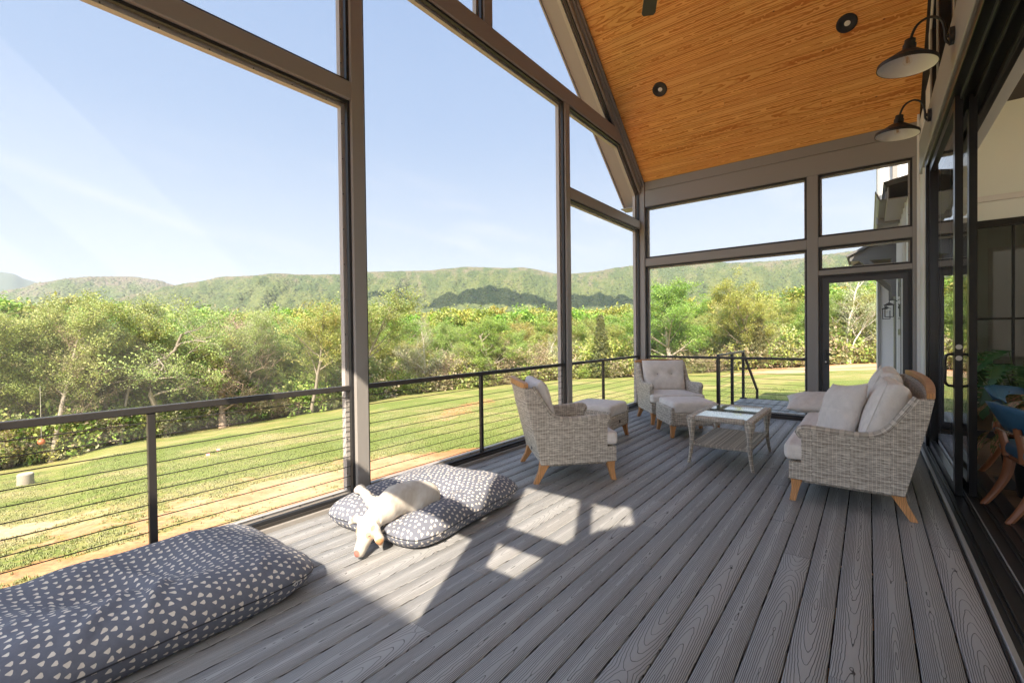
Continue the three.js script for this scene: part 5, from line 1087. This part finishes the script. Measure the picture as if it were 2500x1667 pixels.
function sprigsOn(spots, r, o) {   // places and colours of the sprigs of one crown
  const list = [], e = new THREE.Euler(), q = new THREE.Quaternion();
  for (let k = 0; k < o.n; k++) { const [p] = spots[Math.floor(r() * spots.length)], s = 0.75 + 0.6 * r(), c = o.pal[Math.floor(r() * o.pal.length)], t = 0.82 + 0.36 * r(); list.push([new THREE.Matrix4().compose(new THREE.Vector3(p.x + (r() + r() - 1) * o.scatter, p.y + (r() + r() - 1) * o.scatter * 0.8, p.z + (r() + r() - 1) * o.scatter), q.setFromEuler(e.set((r() - 0.5) * 0.6, r() * 6.283, (r() - 0.5) * 0.6)).clone(), new THREE.Vector3(s, s, s)), [c[0] * t, c[1] * t, c[2] * t]]); }
  return list;
}
function species(key, seed, o, leafSpec, woodMat) {
  const { wood, tips, r } = limbs(seed, o);
  const low = leafSpec.from ?? 0, spots = tips.filter(t => t[0].y > low);
  proto[key] = { wood, woodMat, sprig: sprigs[leafSpec.kind ?? 'fine'], list: leafSpec.n ? sprigsOn(spots.length ? spots : tips, r, leafSpec) : null };
}
const base = { trunk: 7.5, radius: 0.17, levels: 3, kids: [9, 4, 3], first: 0.3, limb: 0.5, bend: 0.28, up: 0.07, along: 0.55, spread: 0.85, leafLvl: 2 };
species('airy_a', 11, { ...base, trunk: 9.5, radius: 0.15, limb: 0.36, spread: 0.62, up: 0.12 }, { n: 1500, scatter: 0.6, pal: PAL.spring }, bark);
species('airy_b', 12, { ...base, trunk: 10, radius: 0.12, kids: [10, 4, 3], first: 0.42, lean: 0.3, limb: 0.32, spread: 0.6, up: 0.12 }, { n: 1400, scatter: 0.65, pal: [...PAL.spring, ...PAL.pale] }, bark);
species('airy_c', 13, { ...base, trunk: 9, radius: 0.17, kids: [9, 5, 3], first: 0.38, limb: 0.38, spread: 0.7, bend: 0.4 }, { n: 1250, scatter: 0.55, pal: [...PAL.yellow, ...PAL.spring] }, bark);
species('dense_a', 14, { ...base, trunk: 6.4, radius: 0.22, kids: [12, 5, 3], first: 0.2, limb: 0.5, spread: 0.95 }, { n: 2200, scatter: 0.5, pal: PAL.bright, kind: 'broad' }, bark);
species('dense_b', 15, { ...base, trunk: 7.5, radius: 0.2, kids: [12, 5, 3], first: 0.22, limb: 0.42, spread: 0.8 }, { n: 2000, scatter: 0.55, pal: [...PAL.bright, ...PAL.spring], kind: 'broad' }, bark);
species('yellow_a', 16, { ...base, trunk: 7.2, radius: 0.18, kids: [12, 5, 3], first: 0.22, limb: 0.45, spread: 0.85 }, { n: 1900, scatter: 0.5, pal: PAL.yellow, kind: 'broad' }, bark);
species('bare_a', 17, { ...base, trunk: 8, radius: 0.11, levels: 4, kids: [10, 5, 4, 2], first: 0.3, bend: 0.42, limb: 0.36, spread: 0.6, up: 0.14, leafLvl: 3 }, { n: 420, scatter: 0.3, pal: [...PAL.buds, ...PAL.pale], kind: 'buds' }, barkBrown);
species('bare_b', 18, { ...base, trunk: 8.5, radius: 0.16, levels: 4, kids: [9, 5, 4, 2], first: 0.35, bend: 0.55, limb: 0.4, spread: 0.75, lean: 0.4, leafLvl: 3 }, { n: 650, scatter: 0.4, pal: PAL.spring }, bark);
species('pale_trunk', 19, { ...base, trunk: 8.5, radius: 0.14, levels: 4, kids: [8, 4, 4, 2], first: 0.25, bend: 0.45, stems: 2, lean: 0.4, limb: 0.38, spread: 0.6, up: 0.12, leafLvl: 3 }, { n: 420, scatter: 0.4, pal: PAL.pale }, barkPale);
species('gnarled', 20, { ...base, trunk: 7.5, radius: 0.2, levels: 4, kids: [7, 5, 3, 2], first: 0.35, bend: 0.9, lean: 0.5, limb: 0.42, spread: 0.9, leafLvl: 3 }, { n: 650, scatter: 0.55, pal: PAL.spring }, bark);
species('vine', 21, { ...base, trunk: 7.6, radius: 0.17, levels: 4, kids: [16, 7, 4, 2], first: 0.12, bend: 0.7, spread: 0.9, limb: 0.26, up: 0.1, leafLvl: 3 }, { n: 260, scatter: 0.25, pal: PAL.buds, kind: 'buds' }, barkBrown);
species('brush', 22, { ...base, trunk: 2.2, radius: 0.03, levels: 3, kids: [7, 5, 3], first: 0.1, stems: 5, lean: 0.9, bend: 0.6, leafLvl: 2 }, { n: 260, scatter: 0.2, pal: PAL.buds, kind: 'buds' }, barkBrown);
species('bush', 23, { ...base, trunk: 1.9, radius: 0.03, levels: 2, kids: [8, 4], first: 0.05, stems: 5, lean: 0.9, leafLvl: 1 }, { n: 420, scatter: 0.32, pal: [...PAL.bright, ...PAL.spring] }, bark);
species('bush_pale', 24, { ...base, trunk: 2.0, radius: 0.028, levels: 2, kids: [8, 5], first: 0.05, stems: 6, lean: 0.9, leafLvl: 1 }, { n: 320, scatter: 0.3, pal: [...PAL.pale, ...PAL.yellow, ...PAL.buds] }, barkBrown);
{ // cedar: tiers of drooping sprays round a straight stem
  const r = rngOf(31), spots = [], H = 7;
  for (let k = 0; k < 900; k++) { const t = Math.pow(r(), 0.8), y = 0.3 + t * (H - 0.3), rad = (1 - t) * 1.55 + 0.12, a = r() * 6.283, q = rad * Math.sqrt(r()); spots.push([new THREE.Vector3(Math.cos(a) * q, y - 0.15 * q + 0.25 * (r() - 0.5), Math.sin(a) * q)]); }
  proto.cedar = { wood: taperTube([[0, -0.2, 0], [0.05, 2, 0], [0, H, 0.03]], [0.14, 0.10, 0.02], 8, 6), sprig: sprigs.needle, list: sprigsOn(spots, r, { n: 1500, scatter: 0.22, pal: PAL.cedar }), woodMat: barkBrown };
}
const r0 = rngOf(101);
const LOOK = { airy_a: 'feathery light green tree', airy_b: 'slender pale green tree', airy_c: 'loose yellowish green tree', dense_a: 'dense bright green tree', dense_b: 'full fresh green tree', yellow_a: 'full yellow green tree', bare_a: 'nearly bare brown tree', bare_b: 'half bare tree with thin leaves', pale_trunk: 'white stemmed tree', brush: 'twiggy brown thicket tree', bush: 'low bushy green tree' };
const SPOT = [[86.5, 'at the left edge of the view'], [82, 'left of the nearest railing post'], [77, 'above the nearest railing post'], [72, 'in the middle of the left bay'], [67, 'right of the middle of the left bay'], [62.5, 'in the right of the left bay'], [57, 'just left of the near post'], [51, 'just right of the near post'], [45, 'left in the middle bay'], [39, 'in the centre of the middle bay'], [32.5, 'right in the middle bay'], [27, 'in the narrow bay by the far corner'], [23, 'beside the far corner post'], [18, 'left in the far end screen'], [13, 'in the centre of the far end screen'], [8, 'right in the far end screen'], [3, 'behind the screen door post'], [-90, 'seen through the screen door']];
const spotOf = az => SPOT.find(q => az > q[0])[1];
function tree(key, az, dist, height, label, name = 'tree', group, cat) {
  const p = proto[key], a = az * D2R, x = -Math.sin(a) * dist, z = -Math.cos(a) * dist;
  if (!p.h) { p.wood.computeBoundingBox(); p.h = p.wood.boundingBox.max.y; for (const [m] of p.list ?? []) p.h = Math.max(p.h, m.elements[13] + 0.1); }
  const t = thing(name, label, cat ?? 'tree', [x, groundY(x, z), z], r0() * 6.283, group), s = height / p.h; t.scale.set(s * (0.92 + 0.16 * r0()), s, s * (0.92 + 0.16 * r0()));
  
  mesh(cat === 'shrub' ? 'stems' : 'trunk', p.wood, p.woodMat, t);
  if (p.list) {
    const im = new THREE.InstancedMesh(p.sprig, leafMat, p.list.length), c = new THREE.Color(), tr = 0.88 + 0.24 * r0(), tg = 0.92 + 0.16 * r0();
    p.list.forEach(([m, k], i) => { im.setMatrixAt(i, m); im.setColorAt(i, c.setRGB(k[0] * tr, k[1] * tg, k[2])); });
    im.name = cat === 'shrub' ? 'foliage' : 'crown'; im.castShadow = im.receiveShadow = true; t.add(im); tag(im, null, null, null, 'stuff');
  }
  return t;
}
const G1 = 'trees along the edge of the lawn', G2 = 'trees standing behind the first row', G3 = 'shrubs at the edge of the lawn';
// trees that can be singled out
tree('airy_a', 83.4, 38.4, 10.4, 'leafy tree with pale forked trunk at the far left of the lawn edge', 'tree', G1);
tree('airy_b', 78.7, 39.8, 10.4, 'slim leaning tree, second trunk from the left at the lawn edge', 'tree', G1);
tree('bare_a', 80.6, 39.5, 8.6, 'thin half bare tree between the two leftmost trunks', 'tree', G1);
tree('gnarled', 75.6, 41.6, 10.2, 'crooked tree with grey dead limbs in the left bay', 'tree', G1);
tree('vine', 70.4, 42.6, 10.2, 'bare brown tree smothered in vines in the left bay', 'tree', G1);
tree('airy_c', 61.8, 45.6, 10.2, 'upright tree with a tall bare stem just left of the near post', 'tree', G1);
tree('airy_c', 58.0, 46.5, 11.6, 'tall thinly leaved tree partly hidden by the near post', 'tree', G1);
tree('dense_a', 40.2, 56, 8.6, 'rounded fresh green tree in the middle bay', 'tree', G1);
tree('pale_trunk', 49.5, 54, 9.6, 'white stemmed tree with drooping pale twigs in the middle bay', 'tree', G1);
tree('dense_a', 18.9, 58, 11.8, 'big round bright green tree seen through the far end screens', 'tree', G1);
tree('yellow_a', 10.2, 60, 11.8, 'large yellow green tree seen through the far end screens', 'tree', G1);
tree('pale_trunk', 1.6, 58.5, 11.6, 'white barked branching tree seen through the screen door', 'tree', G1);
tree('cedar', 9.6, 58.5, 5.8, 'dark cedar at the lawn edge left of the screen door', 'cedar_tree', G1);
tree('cedar', 27.0, 57.5, 7.8, 'dark cedar next to the far corner post', 'cedar_tree', G1);
const rows = [
  // [from az, to az, step, extra distance, height, spread, kinds, label]
  [90, 57, 1.35, 2.5, 8.2, 1.8, ['airy_a', 'airy_b', 'bare_a', 'airy_c', 'bare_b'], 'front row', G1],
  [55, 30, 1.4, 2.5, 5.2, 1.5, ['bare_a', 'pale_trunk', 'airy_b', 'bare_b', 'brush', 'airy_c'], 'front row', G1],
  [29, -5, 1.9, 2.5, 4.6, 1.5, ['bare_a', 'yellow_a', 'brush', 'airy_a', 'bush', 'dense_b'], 'front row', G1],
  [91, 57, 1.5, 11, 9.6, 1.8, ['dense_b', 'airy_b', 'yellow_a', 'dense_a', 'airy_a'], 'second row', G2],
  [56, 30, 1.7, 11, 8.0, 1.2, ['dense_b', 'yellow_a', 'airy_a', 'dense_a'], 'second row', G2],
  [29, -6, 1.9, 10, 7.2, 1.5, ['yellow_a', 'dense_b', 'airy_c', 'dense_a'], 'second row', G2],
  [91, -6, 2.0, 24, 9.8, 1.4, ['dense_b', 'yellow_a', 'dense_a', 'airy_b'], 'third row', G2],
];
for (const [a0, a1, st, ex, h, sp, kinds, label, grp] of rows) for (let a = a0, i = 0; a > a1; a -= st * (0.75 + 0.5 * r0()), i++) { const k = kinds[Math.floor(r0() * kinds.length)]; tree(k, a, edgeD(a) + ex * (0.5 + r0()), h + (r0() - 0.5) * 2 * sp, LOOK[k] + ', ' + label + ' ' + spotOf(a), 'tree', grp); }
for (let a = 90; a > -5; a -= 1.25 * (0.7 + 0.6 * r0())) {
  const k = ['bush', 'bush_pale', 'brush', 'bush_pale', 'brush'][Math.floor(r0() * 5)];
  tree(k, a, edgeD(a) + 0.4 + 1.8 * r0(), 1.6 + 1.7 * r0(), (k === 'brush' ? 'twiggy brown shrub' : k === 'bush' ? 'fresh green shrub' : 'pale budding shrub') + ' at the lawn edge ' + spotOf(a), 'shrub', k === 'brush' ? 'twiggy shrubs at the lawn edge' : k === 'bush' ? 'green shrubs at the lawn edge' : 'pale shrubs at the lawn edge', 'shrub');
}
// ---------------------------------------------------------------- woods beyond, as far as crowns run together
{
  const r = rngOf(61), vm = phy('woodland_leaf', [1, 1, 1], 0.7, { vertexColors: true, side: THREE.DoubleSide, transmission: 0.4, thickness: 0 }), cr = [0, 1, 2].map(i => {
    const spots = []; for (let k = 0; k < 140; k++) { const a = r() * 6.283, e = Math.asin(r() * 1.4 - 0.4), q = 2.0 * Math.cbrt(0.35 + 0.65 * r()) * (1 + 0.2 * Math.sin(a * 3 + i * 2)); spots.push([new THREE.Vector3(Math.cos(a) * Math.cos(e) * q, 5 + Math.sin(e) * q * 1.3, Math.sin(a) * Math.cos(e) * q)]); }
    return leaves(spots, r, 1500, 0.19, 0.5, [PAL.bright, [...PAL.bright, ...PAL.spring], PAL.yellow][i], 0.6);
  });
  cr.forEach((g, i) => {
    const N = 900, im = new THREE.InstancedMesh(g, vm, N), m = new THREE.Matrix4(), c = new THREE.Color();
    for (let k = 0; k < N; k++) {
      const az = lerp(93, -8, r()), d = edgeD(az) + 40 + 330 * Math.pow(r(), 1.4), x = -Math.sin(az * D2R) * d, z = -Math.cos(az * D2R) * d, s = (0.95 + 0.45 * r()) * (1 + d / 1200), ry = r() * 6.283;
      m.compose(new THREE.Vector3(x, groundY(x, z) + 0.5, z), new THREE.Quaternion().setFromEuler(new THREE.Euler(0, ry, 0)), new THREE.Vector3(s, s * (0.9 + 0.25 * r()), s)); im.setMatrixAt(k, m);
      const t = r(); c.setRGB(0.85 + 0.35 * t, 0.85 + 0.25 * r(), 0.9); im.setColorAt(k, c);
    }
    im.name = numbered('woodland'); im.castShadow = im.receiveShadow = true; scene.add(im); tag(im, ['fresh green woodland canopy between the lawn trees and the hills', 'mixed green woodland canopy below the hills', 'yellow green woodland canopy below the hills'][i], 'woodland', null, 'stuff');
  });
}
// ---------------------------------------------------------------- thicket that fills the wood below the crowns
{
  const r = rngOf(64), vm = M.woodland_leaf, make = pal => { const spots = []; for (let k = 0; k < 90; k++) { const a = r() * 6.283, q = 1.1 * Math.sqrt(r()); spots.push([new THREE.Vector3(Math.cos(a) * q, 0.2 + 1.5 * r() * (1.15 - q * 0.6), Math.sin(a) * q)]); } return leaves(spots, r, 1100, 0.075, 0.3, pal, 0.3); };
  [['green thicket filling the wood behind the lawn trees', [...PAL.bright, ...PAL.spring]], ['pale thicket filling the wood behind the lawn trees', [...PAL.pale, ...PAL.spring, ...PAL.yellow]], ['brown budding thicket filling the wood behind the lawn trees', [...PAL.buds, ...PAL.buds, ...PAL.pale]]].forEach(([label, pal], i) => {
    const N = 330, im = new THREE.InstancedMesh(make(pal), vm, N), m = new THREE.Matrix4(), q = new THREE.Quaternion();
    for (let k = 0; k < N; k++) { const az = lerp(93, -7, r()), d = edgeD(az) + 1.2 + 26 * Math.pow(r(), 1.2), x = -Math.sin(az * D2R) * d, z = -Math.cos(az * D2R) * d, s = 1.1 + 0.9 * r() + (d - edgeD(az)) * 0.04; m.compose(new THREE.Vector3(x, groundY(x, z) - 0.1, z), q.setFromEuler(new THREE.Euler(0, r() * 6.283, 0)), new THREE.Vector3(s, s * (0.9 + 0.5 * r()), s)); im.setMatrixAt(k, m); }
    im.name = numbered('thicket'); im.castShadow = im.receiveShadow = true; scene.add(im); tag(im, label, 'thicket', null, 'stuff');
  });
}
// ---------------------------------------------------------------- wooded hills
const RIDGE = {
  main: [[-14.4, 6.27], [-7.8, 7.62], [-2.4, 8.03], [1.2, 7.72], [2.7, 7.65], [3.85, 7.61], [5.3, 7.46], [7.5, 7.41], [9.8, 7.47], [12.4, 7.54], [14.5, 7.93], [20.5, 8.03], [23.1, 7.94], [24.9, 7.77], [27.8, 7.39], [30.5, 7.25], [32.5, 7.33], [35.5, 7.99], [36.6, 8.16], [38.4, 8.08], [41.3, 8.2], [43.6, 8.25], [45.9, 8.04], [48.2, 7.77], [51.1, 7.68], [55.4, 7.48], [58.4, 7.1], [62.9, 6.89], [65, 6.93], [67.8, 6.5], [70, 6.32], [72.6, 5.59], [74.9, 5.06], [77.3, 4.15], [81, 2.6], [86, 1.2]],
  mid: [[66, 3.5], [72.4, 4.77], [74.3, 5.26], [75.7, 5.7], [77.7, 5.89], [80.7, 5.64], [82, 5.39], [83.5, 4.96], [85.2, 4.25], [87.4, 3.32], [91, 2.4], [96, 1.2]],
  blue: [[80, 4.0], [82.1, 4.65], [83.5, 4.96], [84.6, 5.3], [85.3, 5.72], [86, 5.82], [88.6, 5.83], [92, 5.5], [100, 4]],
};
function hill(key, a0, a1, na, dist, foot, back, label, seed, treesN, pal, sizeT) {
  const pts = RIDGE[key], nr = 34, pos = [], col = [], idx = [], N = na + 1, ht = [];
  const Y = (az, t) => {   // t: 0 foot .. 1 ridge .. 1.35 behind
    const top = Math.tan(table(pts, az) * D2R) * dist + 1.4, x = az * 0.35 + seed * 20;
    const spur = fbm(x * 1.1 + t * 1.3, t * 2.2 + seed, 4), f = t <= 1 ? Math.pow(smooth(0, 1.02, t) * 0.55 + t * 0.45, 1.1) : 1 - (t - 1) * 1.4;
    return lerp(5, top, clamp(f, -0.2, 1)) + spur * top * 0.13 * Math.sin(Math.PI * clamp(t / 0.9)) * (1 - smooth(0.55, 0.9, t) * 0.6);
  };
  for (let j = 0; j <= nr; j++) for (let i = 0; i <= na; i++) {
    const t = j / nr * 1.35, az = lerp(a0, a1, i / na), d = t <= 1 ? lerp(foot, dist, t) : lerp(dist, back, (t - 1) / 0.35), y = Y(az, t);
    pos.push(-Math.sin(az * D2R) * d, y, -Math.cos(az * D2R) * d); const n = 0.5 + 0.8 * fbm(az * 0.8 + seed, t * 5, 4), c = mix3(pal[0], pal[1], clamp(n)); col.push(...c);
    if (i < na && j < nr) { const a = j * N + i; idx.push(a, a + 1, a + N, a + 1, a + N + 1, a + N); }
  }
  const g = new THREE.BufferGeometry(); g.setAttribute('position', new THREE.Float32BufferAttribute(pos, 3)); g.setAttribute('color', new THREE.Float32BufferAttribute(col, 3)); g.setIndex(idx); g.computeVertexNormals();
  const o = mesh('hill', g, std('hill_' + key, [1, 1, 1], 0.95, { vertexColors: true })); tag(o, label, 'hill', null, 'structure');
  if (treesN) {
    const r = rngOf(seed * 7 + 1), ig = new THREE.IcosahedronGeometry(1, 1), p = ig.attributes.position; for (let i = 0; i < p.count; i++) { const k = 1 + 0.28 * (hash2(Math.round(p.getX(i) * 50), Math.round(p.getY(i) * 50 + p.getZ(i) * 31)) - 0.5); p.setXYZ(i, p.getX(i) * k, p.getY(i) * k, p.getZ(i) * k); } ig.computeVertexNormals();
    const im = new THREE.InstancedMesh(ig, std('hill_trees_' + key, [1, 1, 1], 0.95), treesN), m = new THREE.Matrix4(), c = new THREE.Color(), q = new THREE.Quaternion();
    for (let k = 0; k < treesN; k++) {
      const az = lerp(a0, a1, r()), t = Math.pow(r(), 0.7) * 1.06, d = t <= 1 ? lerp(foot, dist, t) : lerp(dist, back, (t - 1) / 0.35), s = sizeT * (0.6 + 0.8 * r());
      m.compose(new THREE.Vector3(-Math.sin(az * D2R) * d, Y(az, t) + s * 0.35, -Math.cos(az * D2R) * d), q.setFromEuler(new THREE.Euler(r() * 6, r() * 6, 0)), new THREE.Vector3(s, s * (0.9 + 0.5 * r()), s)); im.setMatrixAt(k, m);
      const n = fbm(az * 1.6 + seed, t * 9, 4) + 0.5 * fbm(az * 0.5 + seed * 3, t * 3, 2), u = r(), w = smooth(0.62, 1.0, t + n * 0.5);
      let cc = mix3(pal[2], pal[3], clamp(0.45 + n * 1.3 + (u - 0.5) * 0.7)); cc = mix3(cc, pal[4], w * 0.75 * (0.5 + u)); if (u > 0.93) cc = pal[5]; c.setRGB(...cc); im.setColorAt(k, c);
    }
    im.name = numbered('hill_forest'); scene.add(im); tag(im, 'forest covering ' + label, 'forest', null, 'stuff');
  }
}
hill('main', -14, 86, 300, 3600, 900, 4600, 'the long green hill across the valley', 3, 150000, [[0.065, 0.08, 0.03], [0.085, 0.095, 0.045], [0.055, 0.08, 0.025], [0.10, 0.118, 0.037], [0.13, 0.11, 0.07], [0.04, 0.053, 0.025]], 7.5);
hill('mid', 66, 96, 120, 5200, 2600, 6200, 'the lower green hill at the left', 5, 30000, [[0.075, 0.095, 0.04], [0.095, 0.11, 0.05], [0.07, 0.095, 0.03], [0.11, 0.13, 0.05], [0.14, 0.115, 0.085], [0.05, 0.065, 0.03]], 11);
hill('blue', 79, 100, 80, 9500, 6500, 11000, 'the distant blue ridge at the far left edge', 8, 0, [[0.07, 0.10, 0.06], [0.09, 0.11, 0.07]], 0);
{ // a few pale houses along the crest of the hill
  const r = rngOf(71), W = std('far_house_wall', [0.7, 0.68, 0.64], 0.8), Rf = std('far_house_roof', [0.2, 0.18, 0.17], 0.8);
  [44.6, 43.9, 42.9].forEach((az, i) => {
    const d = 3560, x = -Math.sin(az * D2R) * d, z = -Math.cos(az * D2R) * d, y = Math.tan(table(RIDGE.main, az) * D2R) * d;
    const t = thing('hilltop_house', ['pale house on the crest of the hill, leftmost of three', 'pale house on the crest of the hill, middle of three', 'pale house on the crest of the hill, rightmost of three'][i], 'house', [x, y - 4, z], az * D2R, 'houses on the hill crest');
    mesh('wall', at(cbox(16 + i * 3, 10, 9, 0.1), 0, 5, 0), W, t); mesh('roof', boxUV(at(prism([[-5, 10], [5, 10], [0, 14]], 18 + i * 3, 'x'), -9 - i * 1.5, 0, 0)), Rf, t);
  });
}
// a cloud high over the valley, out of the picture, that shades the foot of the hill
function cloud(az, dist, alt, sx, sz, seed, label) {
  const r = rngOf(seed), parts = [];
  const S = new THREE.Vector3(SUN.x / SUN.y, 1, SUN.z / SUN.y), gx = -Math.sin(az * D2R) * dist, gz = -Math.cos(az * D2R) * dist, up = alt - 120, cx = gx + S.x * up, cz = gz + S.z * up;
  const a = az * D2R;
  for (let k = 0; k < 26; k++) { const u = (r() - 0.5) * 2, v = (r() - 0.5) * 2, q = 1 - 0.55 * Math.hypot(u, v), s = sz * 0.7 * (0.5 + q * r()); const lx = u * sx, lz = v * sz; const g = new THREE.IcosahedronGeometry(Math.max(40, s), 3), p = g.attributes.position; for (let i = 0; i < p.count; i++) { const f = 1 + 0.22 * fbm(p.getX(i) * 0.02 + k, p.getZ(i) * 0.02 + p.getY(i) * 0.017, 3); p.setXYZ(i, p.getX(i) * f, p.getY(i) * f * 0.6, p.getZ(i) * f); } g.computeVertexNormals(); parts.push(at(g, lx * Math.cos(a) - lz * Math.sin(a), (r() - 0.3) * 60, -lx * Math.sin(a) - lz * Math.cos(a))); }
  for (let k = 0; k < 260; k++) { const t = r() * 6.283, q = 0.85 + 0.5 * r() * r(), g = new THREE.IcosahedronGeometry(sz * (0.05 + 0.13 * r()) * (1.4 - q * 0.7), 1), lx = Math.cos(t) * q * sx * 1.15, lz = Math.sin(t) * q * sz * 1.25; parts.push(at(g, lx * Math.cos(a) - lz * Math.sin(a), (r() - 0.5) * 60, -lx * Math.sin(a) - lz * Math.cos(a))); }
  const o = mesh('cloud', merge(parts), std('cloud_' + seed, [0.9, 0.9, 0.9], 1)); o.position.set(cx, alt, cz); tag(o, label, 'cloud', null, 'structure');
}
cloud(34.5, 1750, 1700, 380, 170, 5, 'fair weather cloud high over the middle of the valley');
cloud(53, 2000, 1700, 110, 60, 6, 'small fair weather cloud high over the valley');
scene.fog = new THREE.FogExp2(new THREE.Color(0.80, 0.88, 1.0), 0.000045);

// ---------------------------------------------------------------- grass tufts close to the porch
{
  const r = rngOf(88), pos = [], nor = [];
  for (let k = 0; k < 9; k++) { const a = r() * 6.283, q = 0.035 * r(), x = Math.cos(a) * q, z = Math.sin(a) * q, h = 0.5 + 0.5 * r(), l = (r() - 0.5) * 0.7, m = (r() - 0.5) * 0.7, w = 0.006, b = r() * 6.283; const dx = Math.cos(b) * w, dz = Math.sin(b) * w; pos.push(x - dx, -0.02, z - dz, x + dx, -0.02, z + dz, x + l * 0.06, h * 0.038, z + m * 0.06); for (let i = 0; i < 3; i++) nor.push(0, 1, 0); }
  const g = new THREE.BufferGeometry(); g.setAttribute('position', new THREE.Float32BufferAttribute(pos, 3)); g.setAttribute('normal', new THREE.Float32BufferAttribute(nor, 3));
  const spots = [];
  for (let k = 0; k < 150000 && spots.length < 52000; k++) {
    const az = lerp(98, 2, r()), d = 4.2 + 26 * Math.pow(r(), 1.5), x = -Math.sin(az * D2R) * d, z = -Math.cos(az * D2R) * d; if (x > XO - 0.3 && z > -8.5) continue; if (x > -2.4 && z > -12.2) continue;
    const n = fbm(x * 0.22, z * 0.22, 4), n2 = fbm(x * 1.3 + 9, z * 1.3, 4), n3 = fbm(x * 6, z * 6, 3), bare = smooth(0.25, 0.75, 1.75 - Math.max(0, -3.5 - x) / 5.0 + n * 1.5 + n2 * 0.9 + n3 * 0.35 - (z < -9 ? (-9 - z) * 0.16 : 0));
    if (r() < bare * 0.985) continue; spots.push([x, z, n, n2]);
  }
  const im = new THREE.InstancedMesh(g, std('grass_blade', [0.78, 0.78, 0.78], 0.8, { side: THREE.DoubleSide }), spots.length), m = new THREE.Matrix4(), c = new THREE.Color(), q = new THREE.Quaternion();
  spots.forEach(([x, z, n, n2], k) => { const s = 0.6 + 0.7 * r(), t = clamp(0.4 + n * 1.2 - n2 * 0.8 + (r() - 0.5) * 0.8); m.compose(new THREE.Vector3(x, groundY(x, z), z), q.setFromEuler(new THREE.Euler(0, r() * 6.283, 0)), new THREE.Vector3(s * 1.3, s, s * 1.3)); im.setMatrixAt(k, m); c.setRGB(...mix3([0.36, 0.42, 0.12], [0.56, 0.53, 0.27], t)); im.setColorAt(k, c); });
  im.name = 'grass'; scene.add(im); tag(im, 'short grass tufts on the lawn near the porch', 'grass', null, 'stuff');
}
// ---------------------------------------------------------------- small things on the lawn
{
  const az = AZ(-24, -2.13), d = 24, x = -24.0, z = -2.13;
  const s = thing('stump', 'pale sawn log stump standing on the lawn at the far left', 'stump', [x, groundY(x, z), z]);
  mesh('trunk', at(lathe([[0.0, 0.40], [0.21, 0.40], [0.225, 0.37], [0.22, 0.2], [0.235, 0.0], [0.2, -0.1]], 14), 0, 0, 0), std('log_bark', [0.30, 0.26, 0.21], 0.9), s);
  mesh('sawn_top', at(cyl(0.205, 0.205, 0.012, 14), 0, 0.402, 0), std('sawn_wood', [0.42, 0.37, 0.30], 0.8), s);
  const bx = -36.6, bz = -3.9, b = thing('hanging_buoy', 'orange ball hanging from a tree at the far left', 'buoy', [bx, groundY(bx, bz) + 1.35, bz]);
  mesh('ball', at(new THREE.SphereGeometry(0.17, 14, 10), 0, 0, 0), std('buoy_orange', [0.42, 0.12, 0.05], 0.5), b); mesh('rope', at(cyl(0.008, 0.008, 3.0, 5), 0, 1.65, 0), barkPale, b);
  for (const [u, x2, z2] of [[0, -16.0, -5.25], [1, -16.9, -5.85]]) { const f = thing('marker_flag', u ? 'small pink marker flag on the lawn, the farther of two' : 'small pink marker flag on the lawn, the nearer of two', 'flag', [x2, groundY(x2, z2), z2], 0, 'pink marker flags'); mesh('stake', at(cyl(0.004, 0.004, 0.4, 5), 0, 0.2, 0), M.stud_steel, f); mesh('flag', at(cbox(0.11, 0.085, 0.003, 0.001), 0.055, 0.35, 0, 0, 0.9), std('flag_pink_' + u, [0.85, 0.35, 0.32], 0.7), f); }
}
renderer.render(scene, camera);
